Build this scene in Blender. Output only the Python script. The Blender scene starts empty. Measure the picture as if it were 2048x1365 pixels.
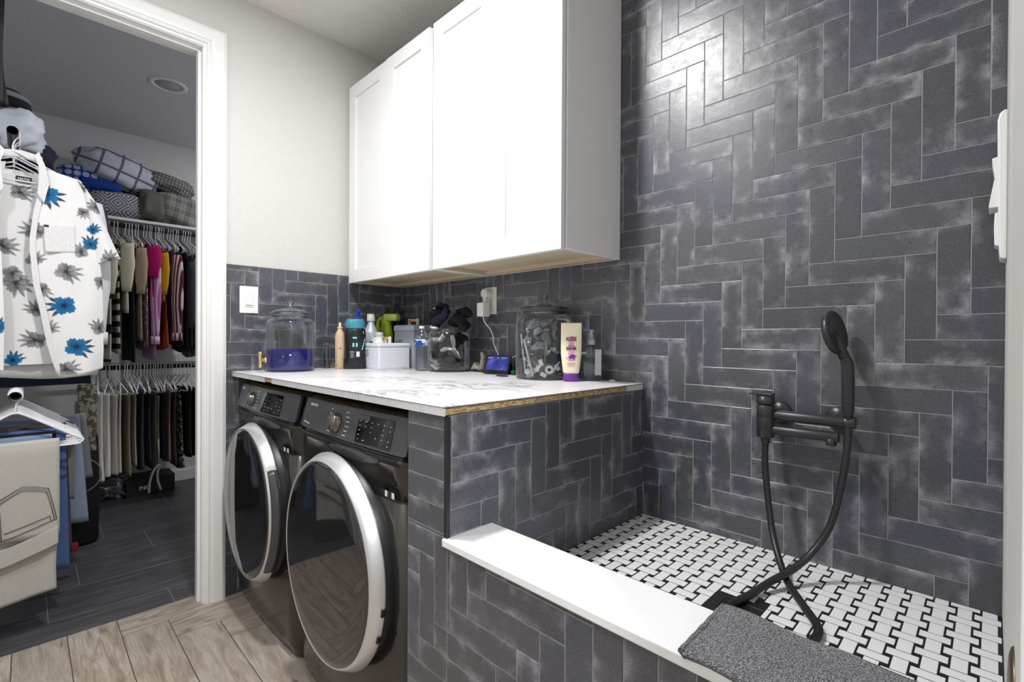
import bpy, bmesh, math, random
from mathutils import Vector, Matrix, noise
random.seed(7)
S = bpy.context.scene
COL = S.collection
PI = math.pi
def R(a): return math.radians(a)

# ------------------------------------------------------------------ camera
F_PX = 970.03
CAM = Vector((2.4868, -1.5689, 1.1864))
yaw, pitch, roll = R(44.8148), R(-0.2688), R(0.2983)
fw = Vector((-math.sin(yaw)*math.cos(pitch), math.cos(yaw)*math.cos(pitch), math.sin(pitch)))
rt0 = Vector((math.cos(yaw), math.sin(yaw), 0)); up0 = rt0.cross(fw)
rt = rt0*math.cos(roll)+up0*math.sin(roll); up = -rt0*math.sin(roll)+up0*math.cos(roll)
cd = bpy.data.cameras.new('camera'); cam = bpy.data.objects.new('camera', cd); COL.objects.link(cam)
cam.matrix_world = Matrix(((rt.x, up.x, -fw.x, CAM.x), (rt.y, up.y, -fw.y, CAM.y), (rt.z, up.z, -fw.z, CAM.z), (0, 0, 0, 1)))
cd.sensor_width = 36; cd.lens = F_PX/2048*36; cd.clip_start = 0.005; cd.clip_end = 60
S.camera = cam
# ------------------------------------------------------------------ world and view
w = bpy.data.worlds.new('world'); S.world = w; w.use_nodes = True
w.node_tree.nodes['Background'].inputs[0].default_value = (0.95, 0.97, 1.0, 1)
w.node_tree.nodes['Background'].inputs[1].default_value = 1.0
S.view_settings.view_transform = 'Standard'; S.view_settings.look = 'None'
S.view_settings.gamma = 1; S.view_settings.use_curve_mapping = False
S.view_settings.exposure = 0.42
# ------------------------------------------------------------------ lights (one recessed can, the rest unseen added fill; fixtures are built further down)
def area(name, loc, size, power, col=(1, 0.985, 0.96), rot=(0, 0, 0), spread=180):
    l = bpy.data.lights.new(name, 'AREA'); l.shape = 'DISK'; l.size = size; l.energy = power; l.color = col
    l.spread = R(spread)
    o = bpy.data.objects.new(name, l); o.location = loc; o.rotation_euler = rot; COL.objects.link(o); return o
KEY = (1.27, -1.10)
area('ceiling_can_lamp', (KEY[0], KEY[1], 2.750), 0.15, 26, (1, .992, .985))
area('added_laundry_fill_lamp', (.95, -2.2, 2.750), 0.15, 11, (.97, .985, 1))  # added fill lamp, out of view, shining towards the closet doorway
area('added_hallway_fill_lamp', (3.35, -1.75, 2.750), 0.15, 36, (.95, .975, 1))  # added fill lamp behind the camera, no such source known
area('added_closet_fill_lamp', (-1.05, -.05, 2.750), 0.15, 10, (.95, .97, 1))  # added lamp hidden behind the wall to brighten the closet

# ------------------------------------------------------------------ material helpers
class NT:
    def __init__(s, name):
        s.m = bpy.data.materials.new(name); s.m.use_nodes = True
        s.t = s.m.node_tree; s.b = s.t.nodes['Principled BSDF']; s.out = s.t.nodes['Material Output']
    def n(s, typ, **k):
        x = s.t.nodes.new(typ)
        for a, b in k.items(): setattr(x, a, b)
        return x
    def put(s, sock, v):
        if hasattr(v, 'is_linked') or isinstance(v, bpy.types.NodeSocket): s.t.links.new(v, sock)
        elif isinstance(v, (tuple, list)) and len(v) == 3 and sock.type == 'RGBA': sock.default_value = (*v, 1)
        else: sock.default_value = v
    def math(s, op, a, b=0.0, c=0.0, clamp=False):
        x = s.n('ShaderNodeMath', operation=op); x.use_clamp = clamp
        s.put(x.inputs[0], a); s.put(x.inputs[1], b); s.put(x.inputs[2], c); return x.outputs[0]
    def mix(s, f, a, b):
        x = s.n('ShaderNodeMix', data_type='RGBA'); s.put(x.inputs[0], f); s.put(x.inputs[6], a); s.put(x.inputs[7], b); return x.outputs[2]
    def coord(s, which='Object'): return s.n('ShaderNodeTexCoord').outputs[which]
    def mapping(s, v, scale=(1, 1, 1), loc=(0, 0, 0), rot=(0, 0, 0)):
        x = s.n('ShaderNodeMapping'); s.put(x.inputs[0], v); x.inputs[1].default_value = loc; x.inputs[2].default_value = rot; x.inputs[3].default_value = scale; return x.outputs[0]
    def noise(s, v, scale, detail=3, rough=0.5, out='Fac', dist=0.0):
        x = s.n('ShaderNodeTexNoise'); s.put(x.inputs['Vector'], v); x.inputs['Scale'].default_value = scale; x.inputs['Detail'].default_value = detail
        x.inputs['Roughness'].default_value = rough; x.inputs['Distortion'].default_value = dist; return x.outputs[out]
    def ramp(s, f, stops, interp='LINEAR'):
        x = s.n('ShaderNodeValToRGB'); s.put(x.inputs[0], f); cr = x.color_ramp; cr.interpolation = interp
        while len(cr.elements) < len(stops): cr.elements.new(0.5)
        for e, (p, c) in zip(cr.elements, stops):
            e.position = p; e.color = (c, c, c, 1) if isinstance(c, (int, float)) else (*c, 1)
        return x.outputs[0]
    def sep(s, v):
        x = s.n('ShaderNodeSeparateXYZ'); s.put(x.inputs[0], v); return x.outputs
    def comb(s, a, b, c=0.0):
        x = s.n('ShaderNodeCombineXYZ'); s.put(x.inputs[0], a); s.put(x.inputs[1], b); s.put(x.inputs[2], c); return x.outputs[0]
    def bump(s, h, strength=0.2, dist=0.002):
        x = s.n('ShaderNodeBump'); x.inputs['Strength'].default_value = strength; x.inputs['Distance'].default_value = dist
        s.put(x.inputs['Height'], h); s.t.links.new(x.outputs[0], s.b.inputs['Normal']); return x.outputs[0]
    def set(s, col=None, rough=None, metal=None, spec=None, **k):
        if col is not None: s.put(s.b.inputs['Base Color'], col)
        if rough is not None: s.put(s.b.inputs['Roughness'], rough)
        if metal is not None: s.put(s.b.inputs['Metallic'], metal)
        if spec is not None: s.put(s.b.inputs['Specular IOR Level'], spec)
        for a, b in k.items(): s.put(s.b.inputs[a.replace('_', ' ')], b)
        return s
def sr(r, g=None, b=None):   # sRGB 0-255 to linear
    f = lambda c: (c/255/12.92) if c <= 10 else ((c/255+0.055)/1.055)**2.4
    if g is None: g = b = r
    return (f(r), f(g), f(b))
CACHE = {}
def plain(name, col, rough=0.5, metal=0.0, spec=0.5, bump=0, bscale=300, **k):
    if name in CACHE: return CACHE[name]
    t = NT(name); t.set(col, rough, metal, spec, **k)
    if bump: t.bump(t.noise(t.coord(), bscale, 2), bump, 0.002)
    CACHE[name] = t.m; return t.m
def cloth(name, col, col2=None, kind=None, scale=30, rot=(0, 0, 0), rough=0.9, th=0.5, axis=2):
    if name in CACHE: return CACHE[name]
    t = NT(name); c = t.coord(); v = t.mapping(c, rot=rot)
    x, y, z = t.sep(v)[0:3]
    fr = lambda a, s_: t.math('FRACT', t.math('MULTIPLY', a, s_))
    base = col
    if kind == 'stripe': base = t.mix(t.math('GREATER_THAN', fr((x, y, z)[axis], scale), th), col, col2)
    elif kind == 'check':
        a = t.math('GREATER_THAN', fr(y, scale), th); b = t.math('GREATER_THAN', fr(z, scale), th)
        base = t.mix(t.math('MAXIMUM', a, b), col, col2)
    elif kind == 'plaid':
        a = t.math('GREATER_THAN', fr(y, scale), th); b = t.math('GREATER_THAN', fr(z, scale), th)
        c1 = t.math('GREATER_THAN', fr(y, scale*3.3), .8); c2 = t.math('GREATER_THAN', fr(z, scale*3.3), .8)
        base = t.mix(t.math('MULTIPLY', t.math('ADD', t.math('ADD', a, b), t.math('ADD', c1, c2)), .3, clamp=True), col, col2)
    elif kind == 'diamond':
        a = t.math('ABSOLUTE', t.math('SUBTRACT', fr(y, scale), .5)); b = t.math('ABSOLUTE', t.math('SUBTRACT', fr(z, scale), .5))
        base = t.mix(t.math('GREATER_THAN', fr(t.math('ADD', a, b), 5.0), th), col, col2)
    elif kind == 'dots':
        a = t.math('SUBTRACT', fr(y, scale), .5); b = t.math('SUBTRACT', fr(z, scale), .5)
        d = t.math('ADD', t.math('MULTIPLY', a, a), t.math('MULTIPLY', b, b))
        base = t.mix(t.math('LESS_THAN', d, th), col, col2)
    elif kind == 'blotch':
        base = t.mix(t.math('GREATER_THAN', t.noise(c, scale, 2), th), col, col2)
    fine = t.noise(c, 220, 2)
    base2 = t.mix(t.math('MULTIPLY', fine, .25), base, (0.02, 0.02, 0.02))
    t.set(base2, rough, 0, 0.2); t.bump(t.noise(c, 420, 2), .25, 0.001)
    CACHE[name] = t.m; return t.m
def thin_glass(name, tint=(0.93, 0.95, 0.95), refl=1.0, rough=0.02):
    if name in CACHE: return CACHE[name]
    t = NT(name); nt = t.t; nt.nodes.remove(t.b)
    tr = t.n('ShaderNodeBsdfTransparent'); tr.inputs[0].default_value = (*tint, 1)
    gl = t.n('ShaderNodeBsdfGlossy'); gl.inputs['Roughness'].default_value = rough
    fr = t.n('ShaderNodeLayerWeight'); fr.inputs[0].default_value = 0.35
    mx = t.n('ShaderNodeMixShader'); f = t.math('MULTIPLY_ADD', fr.outputs['Fresnel'], 0.75*refl, 0.03)
    nt.links.new(f, mx.inputs[0]); nt.links.new(tr.outputs[0], mx.inputs[1]); nt.links.new(gl.outputs[0], mx.inputs[2])
    df = t.n('ShaderNodeBsdfDiffuse'); df.inputs[0].default_value = (.85, .87, .9, 1); m2 = t.n('ShaderNodeMixShader')
    nt.links.new(t.math('MULTIPLY', t.math('POWER', fr.outputs['Facing'], 3.0), .42), m2.inputs[0]); nt.links.new(mx.outputs[0], m2.inputs[1]); nt.links.new(df.outputs[0], m2.inputs[2])  # white diffuse rim paints pale edge reflections into the glass
    nt.links.new(m2.outputs[0], t.out.inputs[0]); CACHE[name] = t.m; return t.m

# ------------------------------------------------------------------ mesh builder
class MB:
    def __init__(s): s.v = []; s.f = []; s.sm = []; s.mi = []; s.cm = 0
    def add(s, vs, fs, smooth=False):
        o = len(s.v); s.v += [tuple(p) for p in vs]
        for f in fs: s.f.append(tuple(i+o for i in f)); s.sm.append(smooth); s.mi.append(s.cm)
    def box(s, x0, x1, y0, y1, z0, z1):
        s.add([(x0, y0, z0), (x1, y0, z0), (x1, y1, z0), (x0, y1, z0), (x0, y0, z1), (x1, y0, z1), (x1, y1, z1), (x0, y1, z1)],
              [(0, 3, 2, 1), (4, 5, 6, 7), (0, 1, 5, 4), (1, 2, 6, 5), (2, 3, 7, 6), (3, 0, 4, 7)]); return s
    def obox(s, c, ax, ay, az, hx, hy, hz):
        c = Vector(c); ax = Vector(ax).normalized()*hx; ay = Vector(ay).normalized()*hy; az = Vector(az).normalized()*hz
        vs = [c+ax*i+ay*j+az*k for k in (-1, 1) for (i, j) in ((-1, -1), (1, -1), (1, 1), (-1, 1))]
        s.add(vs, [(0, 3, 2, 1), (4, 5, 6, 7), (0, 1, 5, 4), (1, 2, 6, 5), (2, 3, 7, 6), (3, 0, 4, 7)]); return s
    def tube(s, pts, r, n=10, cap=True, closed=False, flat=1.0):
        pts = [Vector(p) for p in pts]; m = len(pts)
        rs = r if isinstance(r, (list, tuple)) else [r]*m
        vs = []; prev = None
        for i, p in enumerate(pts):
            a = pts[i-1] if (i > 0 or closed) else pts[i]; b = pts[(i+1) % m] if (i < m-1 or closed) else pts[i]
            t = (b-a).normalized() if (b-a).length > 1e-9 else Vector((0, 0, 1))
            if prev is None:
                u = t.orthogonal().normalized()
                if abs(t.z) < .9: u = t.cross(Vector((0, 0, 1))).normalized()
            else:
                u = (prev - t*prev.dot(t)); u = u.normalized() if u.length > 1e-6 else t.orthogonal().normalized()
            prev = u; w_ = t.cross(u)
            for k in range(n):
                an = 2*PI*k/n; vs.append(p+(u*math.cos(an)+w_*math.sin(an)*flat)*rs[i])
        fs = []
        for i in range(m if closed else m-1):
            j = (i+1) % m
            for k in range(n): fs.append((i*n+k, i*n+(k+1) % n, j*n+(k+1) % n, j*n+k))
        s.add(vs, fs, True)
        if cap and not closed:
            s.add(vs[:n], [tuple(range(n))[::-1]]); s.add(vs[-n:], [tuple(range(n))])
        return s
    def lathe(s, prof, c=(0, 0, 0), n=32, M=None, sx=1, sy=1):
        vs = []; m = len(prof); c = Vector(c)
        for (r, z) in prof:
            for k in range(n):
                p = Vector((r*math.cos(2*PI*k/n)*sx, r*math.sin(2*PI*k/n)*sy, z))
                if M is not None: p = M @ p
                vs.append(p+c)
        fs = [(i*n+k, i*n+(k+1) % n, (i+1)*n+(k+1) % n, (i+1)*n+k) for i in range(m-1) for k in range(n)]
        s.add(vs, fs, True)
        if prof[0][0] > 1e-6: s.add(vs[:n], [tuple(range(n))[::-1]])
        if prof[-1][0] > 1e-6: s.add(vs[-n:], [tuple(range(n))])
        return s
    def loft(s, rings, cap=True, smooth=True):
        n = len(rings[0]); vs = [p for r in rings for p in r]
        s.add(vs, [(i*n+k, i*n+(k+1) % n, (i+1)*n+(k+1) % n, (i+1)*n+k) for i in range(len(rings)-1) for k in range(n)], smooth)
        if cap: s.add(rings[0], [tuple(range(n))[::-1]]); s.add(rings[-1], [tuple(range(n))])
        return s
    def grid(s, P, smooth=True):
        a = len(P); b = len(P[0]); s.add([p for r in P for p in r], [(i*b+j, i*b+j+1, (i+1)*b+j+1, (i+1)*b+j) for i in range(a-1) for j in range(b-1)], smooth); return s
    def prism(s, poly, fn, d0, d1):
        n = len(poly); vs = [fn(a, b, d0) for a, b in poly]+[fn(a, b, d1) for a, b in poly]
        s.add(vs, [tuple(range(n))[::-1], tuple(range(n, 2*n))]+[(i, (i+1) % n, n+(i+1) % n, n+i) for i in range(n)]); return s
    def build(s, name, mats, parent=None, bevel=0, seg=2, solid=0, fix=True, sub=0, loc=None):
        me = bpy.data.meshes.new(name); me.from_pydata(s.v, [], s.f)
        for p, a, b in zip(me.polygons, s.sm, s.mi): p.use_smooth = a; p.material_index = b
        if fix:
            bm = bmesh.new(); bm.from_mesh(me); bmesh.ops.remove_doubles(bm, verts=bm.verts, dist=1e-6); bmesh.ops.recalc_face_normals(bm, faces=bm.faces); bm.to_mesh(me); bm.free()
        for m_ in (mats if isinstance(mats, (list, tuple)) else [mats]): me.materials.append(m_)
        o = bpy.data.objects.new(name, me); COL.objects.link(o)
        if parent: o.parent = parent
        if loc: o.location = loc
        if solid:
            m_ = o.modifiers.new('solid', 'SOLIDIFY'); m_.thickness = solid; m_.offset = 0
        if bevel:
            m_ = o.modifiers.new('bevel', 'BEVEL'); m_.width = bevel; m_.segments = seg; m_.limit_method = 'ANGLE'; m_.angle_limit = R(35); m_.harden_normals = False
        if sub:
            m_ = o.modifiers.new('sub', 'SUBSURF'); m_.levels = sub; m_.render_levels = sub
        return o
def struct(o): o['kind'] = 'structure'; return o
def tag(o, label, cat, group=None, kind=None):
    o['label'] = label; o['category'] = cat
    if group: o['group'] = group
    if kind: o['kind'] = kind
    return o
def thing(name, label, cat, loc=(0, 0, 0), rotz=0, group=None):
    o = bpy.data.objects.new(name, None); COL.objects.link(o); o.location = loc; o.rotation_euler = (0, 0, rotz)
    o.empty_display_size = .05
    return tag(o, label, cat, group)
def dup(o, parent=None):
    c = o.copy(); COL.objects.link(c)
    if parent: c.parent = parent
    for ch in o.children: dup(ch, c)
    return c
def text(name, body, size, m, o, right, upv, parent=None, bold=0.0, align='CENTER', sx=1.0):
    cu = bpy.data.curves.new('t', 'FONT'); cu.body = body; cu.size = size; cu.align_x = align; cu.align_y = 'CENTER'; cu.extrude = 0.0002; cu.offset = bold
    to = bpy.data.objects.new('t', cu); me = bpy.data.meshes.new_from_object(to); bpy.data.objects.remove(to)
    right = Vector(right).normalized(); upv = Vector(upv).normalized(); nn = right.cross(upv)
    for v in me.vertices: p = v.co.copy(); v.co = Vector(o)+right*p.x*sx+upv*p.y+nn*p.z
    me.materials.clear(); me.materials.append(m)
    ob = bpy.data.objects.new(name, me); COL.objects.link(ob)
    if parent: ob.parent = parent
    return ob
def arc(c, r, a0, a1, n, ex, ey):
    c = Vector(c); ex = Vector(ex); ey = Vector(ey)
    return [c+ex*(r*math.cos(a0+(a1-a0)*i/n))+ey*(r*math.sin(a0+(a1-a0)*i/n)) for i in range(n+1)]
def spline(pts, n=8):
    pts = [Vector(p) for p in pts]; out = []
    for i in range(len(pts)-1):
        p0 = pts[max(i-1, 0)]; p1 = pts[i]; p2 = pts[i+1]; p3 = pts[min(i+2, len(pts)-1)]
        for k in range(n):
            t = k/n; out.append(.5*((2*p1)+(p2-p0)*t+(2*p0-5*p1+4*p2-p3)*t*t+(3*p1-p0-3*p2+p3)*t**3))
    return out+[pts[-1]]
def rrect(x0, x1, y0, y1, r, n=5):
    out = []
    for cx, cy, a in ((x1-r, y1-r, 0), (x0+r, y1-r, PI/2), (x0+r, y0+r, PI), (x1-r, y0+r, 1.5*PI)):
        out += [(cx+r*math.cos(a+PI/2*i/n), cy+r*math.sin(a+PI/2*i/n)) for i in range(n+1)]
    return out

# ------------------------------------------------------------------ tiled surfaces
def herring(W, L, a0, b0, rect):
    """tiles of a 90 degree herringbone; (a0,b0) = left/top of one lying tile; returns (u0,u1,v0,v1, full, lying)"""
    out = []; ru0, ru1, rv0, rv1 = rect
    for m in range(-40, 41):
        for n in range(-90, 91):
            x = a0-n*W+m*(L+W); z = b0-n*W+m*(W-L)
            for (u0, u1, v0, v1, h) in ((x, x+L, z-W, z, 1), (x+L, x+L+W, z-L, z, 0)):
                if u1 > ru0+.002 and u0 < ru1-.002 and v1 > rv0+.002 and v0 < rv1-.002: out.append((u0, u1, v0, v1, h))
    return out
def tile_mesh(name, tiles, rect, fn, g, depth, mat_t, mat_g, parent=None, bev=0.0012, holes=(), back=0.0, seed=1, gd=.0009):
    """fn(u,v,w) -> world; each tile is a slab with eased edges over a grout bed"""
    rnd = random.Random(seed); ru0, ru1, rv0, rv1 = rect
    V = []; Fc = []; UV = []; CA = []; MI = []
    flip = (fn(1, 0, 0)-fn(0, 0, 0)).cross(fn(0, 1, 0)-fn(0, 0, 0)).dot(fn(0, 0, 1)-fn(0, 0, 0)) < 0
    def quad(idx, uvs, ca, mi):
        if flip: idx = idx[::-1]; uvs = uvs[::-1]
        Fc.append(idx); UV.extend(uvs); CA.extend([ca]*4); MI.append(mi)
    for (u0, u1, v0, v1, h) in tiles:
        ca = (rnd.random(), rnd.random(), rnd.random(), 1)
        rects = [(max(u0, ru0), min(u1, ru1), max(v0, rv0), min(v1, rv1))]
        for (a, b, c, d) in rects:
            if any(a < hx1 and b > hx0 and c < hy1 and d > hy0 and (a >= hx0-.001 and b <= hx1+.001 and c >= hy0-.001 and d <= hy1+.001) for hx0, hx1, hy0, hy1 in holes): continue
            a += g/2; b -= g/2; c += g/2; d -= g/2
            if b-a < .003 or d-c < .003: continue
            e = min(bev, (b-a)/3, (d-c)/3); o = len(V)
            for (p, q, w_) in ((a, c, 0), (b, c, 0), (b, d, 0), (a, d, 0), (a, c, depth-e*.6), (b, c, depth-e*.6), (b, d, depth-e*.6), (a, d, depth-e*.6), (a+e, c+e, depth), (b-e, c+e, depth), (b-e, d-e, depth), (a+e, d-e, depth)):
                V.append(fn(p, q, w_))
            def uv(p, q): return ((p-u0), (q-v0)) if h else ((q-v0), (p-u0))
            cs = [uv(a, c), uv(b, c), uv(b, d), uv(a, d)]; ci = [uv(a+e, c+e), uv(b-e, c+e), uv(b-e, d-e), uv(a+e, d-e)]
            quad([o+8, o+9, o+10, o+11], ci, ca, 0)
            for k in range(4):
                j = (k+1) % 4
                quad([o+4+k, o+4+j, o+8+j, o+8+k], [cs[k], cs[j], ci[j], ci[k]], ca, 0)
                quad([o+k, o+j, o+4+j, o+4+k], [cs[k], cs[j], cs[j], cs[k]], ca, 0)
    o = len(V); V += [fn(ru0, rv0, depth-gd), fn(ru1, rv0, depth-gd), fn(ru1, rv1, depth-gd), fn(ru0, rv1, depth-gd)]
    quad([o, o+1, o+2, o+3], [(0, 0)]*4, (0, 0, 0, 1), 1)
    if back:
        o = len(V); V += [fn(ru0, rv0, depth*.45), fn(ru1, rv0, depth*.45), fn(ru1, rv1, depth*.45), fn(ru0, rv1, depth*.45), fn(ru0, rv0, -back), fn(ru1, rv0, -back), fn(ru1, rv1, -back), fn(ru0, rv1, -back)]
        for f in ((0, 4, 5, 1), (1, 5, 6, 2), (2, 6, 7, 3), (3, 7, 4, 0), (4, 7, 6, 5)): quad([o+i for i in f], [(0, 0)]*4, (0, 0, 0, 1), 1)
    me = bpy.data.meshes.new(name); me.from_pydata([tuple(p) for p in V], [], Fc)
    uvl = me.uv_layers.new(name='UVMap'); uvl.data.foreach_set('uv', [x for p in UV for x in p])
    ca = me.color_attributes.new('tile', 'FLOAT_COLOR', 'CORNER'); ca.data.foreach_set('color', [x for c in CA for x in c])
    me.materials.append(mat_t); me.materials.append(mat_g); me.polygons.foreach_set('material_index', MI)
    ob = bpy.data.objects.new(name, me); COL.objects.link(ob)
    if parent: ob.parent = parent
    return ob

TW, TL = 0.0604, 0.2116       # wall tile module
def slate_mat(name, W, L, tint):
    t = NT(name); uv = t.sep(t.coord('UV')); at = t.n('ShaderNodeAttribute', attribute_name='tile'); r = t.n('ShaderNodeSeparateColor'); t.put(r.inputs[0], at.outputs['Color'])
    d1 = t.math('MINIMUM', uv[0], t.math('SUBTRACT', L, uv[0])); d2 = t.math('MINIMUM', uv[1], t.math('SUBTRACT', W, uv[1]))
    d = t.math('MINIMUM', d1, d2)
    c = t.coord(); off = t.n('ShaderNodeVectorMath', operation='MULTIPLY_ADD'); t.put(off.inputs[0], at.outputs['Color']); off.inputs[1].default_value = (3, 5, 7); t.put(off.inputs[2], c)
    big = t.noise(off.outputs[0], 9, 3, .6); mid = t.noise(off.outputs[0], 28, 4, .65); fine = t.noise(c, 520, 2, .6)
    edge = t.math('SUBTRACT', 1, t.math('MULTIPLY', d, 48), clamp=True)                       # worn glaze along the edges, ~2 cm
    patch = t.ramp(big, [(.47, 0.0), (.64, 1.0)])
    amt = t.math('MULTIPLY', t.math('MULTIPLY', edge, patch), t.ramp(mid, [(.30, .15), (.75, 1.0)]))
    amt = t.math('ADD', t.math('MULTIPLY', amt, .9), t.math('MULTIPLY', t.math('MULTIPLY', patch, t.ramp(mid, [(.42, 0.0), (.8, 1.0)])), .28), clamp=True)
    base = t.mix(r.outputs[0], tuple(x*.78 for x in tint), tuple(x*1.3 for x in tint))
    base = t.mix(t.math('MULTIPLY', t.math('GREATER_THAN', r.outputs[1], .6), .5), base, (tint[0]*.80, tint[1]*.86, tint[2]*1.22))
    base = t.mix(t.math('MULTIPLY', mid, .45), base, tuple(x*.55 for x in tint))
    base = t.mix(amt, base, (.47, .47, .50))
    base = t.mix(t.ramp(fine, [(.38, 0.0), (.70, .34)]), base, (.22, .22, .235)); base = t.mix(t.ramp(t.noise(c, 330, 2, .6), [(.50, 0.0), (.72, .5)]), base, (.018, .019, .024))
    t.set(base, t.ramp(mid, [(.3, .26), (.7, .40)]), 0, .7)
    t.bump(t.math('ADD', t.math('MULTIPLY', fine, .45), t.noise(c, 60, 2)), .22, .0012); return t.m
SLATE = slate_mat('dark slate look tile', TW, TL, (.064, .068, .082))
GROUT = plain('grey grout', sr(150, 149, 155), .9, bump=.3)
# wood look floor
PW, PL = 0.1530, 0.612
def plank_mat():
    t = NT('pale wood look plank'); at = t.n('ShaderNodeAttribute', attribute_name='tile'); r = t.n('ShaderNodeSeparateColor'); t.put(r.inputs[0], at.outputs['Color']); uv = t.sep(t.coord('UV'))
    v = t.comb(t.math('ADD', t.math('MULTIPLY', uv[0], 1.6), t.math('MULTIPLY', r.outputs[0], 9)), t.math('ADD', t.math('MULTIPLY', uv[1], 9), t.math('MULTIPLY', r.outputs[1], 13)), r.outputs[2])
    a = t.noise(v, 2.6, 5, .6, dist=1.3); fine = t.noise(t.comb(t.math('MULTIPLY', uv[0], 14), t.math('MULTIPLY', uv[1], 230), r.outputs[0]), 1.0, 3, .6)
    kn = t.noise(t.comb(t.math('ADD', t.math('MULTIPLY', uv[0], 7), t.math('MULTIPLY', r.outputs[1], 20)), t.math('MULTIPLY', uv[1], 22), r.outputs[0]), 1.0, 2, .5, dist=.6)
    base = t.ramp(a, [(.28, sr(118, 104, 92)), (.45, sr(164, 150, 136)), (.6, sr(186, 175, 163)), (.78, sr(200, 196, 192))])
    base = t.mix(t.math('MULTIPLY', r.outputs[1], .55), base, sr(158, 148, 137))
    base = t.mix(t.ramp(fine, [(.45, 0.0), (.75, .45)]), base, sr(112, 97, 85))
    base = t.mix(t.ramp(kn, [(.70, 0.0), (.80, .75)]), base, sr(92, 76, 62))
    t.set(base, .42, 0, .4); t.bump(fine, .12, .001); return t.m
def dark_mat():
    t = NT('charcoal linear floor tile'); at = t.n('ShaderNodeAttribute', attribute_name='tile'); r = t.n('ShaderNodeSeparateColor'); t.put(r.inputs[0], at.outputs['Color']); uv = t.sep(t.coord('UV'))
    f = t.noise(t.comb(t.math('MULTIPLY', uv[0], 5), t.math('ADD', t.math('MULTIPLY', uv[1], 150), t.math('MULTIPLY', r.outputs[0], 50)), r.outputs[1]), 1.0, 3, .6)
    base = t.ramp(f, [(.3, sr(62, 62, 65)), (.5, sr(73, 73, 77)), (.72, sr(106, 106, 110))])
    t.set(base, .38, 0, .4); t.bump(f, .1, .001); return t.m
PLANK = plank_mat(); DARKF = dark_mat()
V3 = Vector
XR = 2.505                       # right wall of the alcove
CZ = 2.76                        # ceiling height
YF = -.885                       # front plane of curb wall and end column
# plaster
def plaster(name, col, b=.35):
    t = NT(name); c = t.coord(); n1 = t.noise(c, 95, 3, .55); t.set(col, .85, 0, .25)
    t.bump(t.ramp(n1, [(.45, 0.0), (.62, 1.0)]), b, .0025); return t.m
WALL = plaster('greige textured wall paint', sr(212, 211, 208), .3); CEIL = plaster('white textured ceiling paint', sr(228, 226, 222), .5)
CLW = plaster('closet wall paint', sr(222, 221, 221), .25)
WHITE = plain('white enamel trim', sr(240, 240, 240), .35)
# walls
def wall(name, *boxes, mat=None):
    m = MB()
    for b in boxes: m.box(*b)
    return struct(m.build(name, mat or WALL))
DY0, DY1, DH = -1.013, -2.02, 2.47     # closet doorway
wb = wall('wall_back', (-.12, 2.62, .0, .12, 0, CZ+.05))
wl = wall('wall_left', (-.115, 0, DY0+.0175, 0, 0, CZ), (-.115, 0, -2.6, DY1-.0175, 0, CZ), (-.115, 0, DY1-.0175, DY0+.0175, DH+.0195, CZ))
wr = wall('wall_right', (XR, XR+.115, -1.16, 0, 0, CZ), (XR, XR+.115, -2.6, -2.10, 0, CZ), (XR, XR+.115, -2.10, -1.16, 2.10, CZ))
wf = wall('wall_front', (-.115, XR+.115, -2.72, -2.6, 0, CZ))
hall = wall('wall_hallway', (4.15, 4.27, -3.2, .1, 0, CZ), (XR+.115, 4.27, .0, .12, 0, CZ), (XR+.115, 4.27, -3.3, -3.2, 0, CZ), (XR+.1, XR+.115, -3.2, -2.6, 0, CZ))
struct(MB().box(-.12, 4.27, -3.3, .12, CZ, CZ+.1).build('ceiling', CEIL))
fn_back = lambda u, v, w_: V3((u, -w_, v)); fn_left = lambda u, v, w_: V3((w_, u, v))
r_ = (0.0, XR, .50, CZ)
o = tile_mesh('tile_cladding', herring(TW, TL, 1.9945, 1.2805, r_), r_, fn_back, (.0022), .008, SLATE, GROUT, wb, seed=3)
r_ = (-.925, 0.0, 0.0, 1.5215)
o = tile_mesh('tile_cladding', herring(TW, TL, -.7215, 1.4075, r_), r_, fn_left, (.0022), .008, SLATE, GROUT, wl, seed=5)
# half wall beside the washers, with its tiled side, tiled end and the wall under the curb
struct(MB().box(1.44, 1.591, -.877, -.008, 0, 1.008).build('wall_divider', GROUT))
wd = bpy.data.objects['wall_divider']
r_ = (-.880, -.008, .50, 1.008)
tile_mesh('tile_cladding', herring(TW, TL, -.8095, .9695, r_), r_, lambda u, v, w_: V3((1.591+w_, u, v)), (.0022), .008, SLATE, GROUT, wd, seed=8)
wc = struct(MB().box(1.599, XR, -.877, -.755, 0, .706).build('wall_curb', GROUT))
ZC = .7335
fr_t = [(x0, x1, a, b, 1) for i, (a, b) in enumerate([(ZC+k*TW, ZC+(k+1)*TW) for k in range(5)]) for x0, x1 in ((1.40, 1.40+TL),)]
r_ = (1.44, 1.592, ZC, 1.008)
tile_mesh('tile_cladding', fr_t, r_, lambda u, v, w_: V3((u, -.877-w_, v)), (.0022), .008, SLATE, GROUT, wd, seed=9)
r_ = (1.44, XR, 0.0, ZC); ht = herring(TW, TL, 1.6725, .635, r_)
tile_mesh('tile_cladding', [t_ for t_ in ht], (1.44, 1.600, 0, ZC), lambda u, v, w_: V3((u, -.877-w_, v)), (.0022), .008, SLATE, GROUT, wd, seed=10)
tile_mesh('tile_cladding', [t_ for t_ in ht], (1.600, XR, 0, .706), lambda u, v, w_: V3((u, -.877-w_, v)), (.0022), .008, SLATE, GROUT, wc, seed=10)
struct(MB().box(1.5895, 1.6005, -.8865, -.876, .7265, 1.006).build('trim_1', plain('black edge profile', sr(34, 34, 36), .4), bevel=.001))
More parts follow.
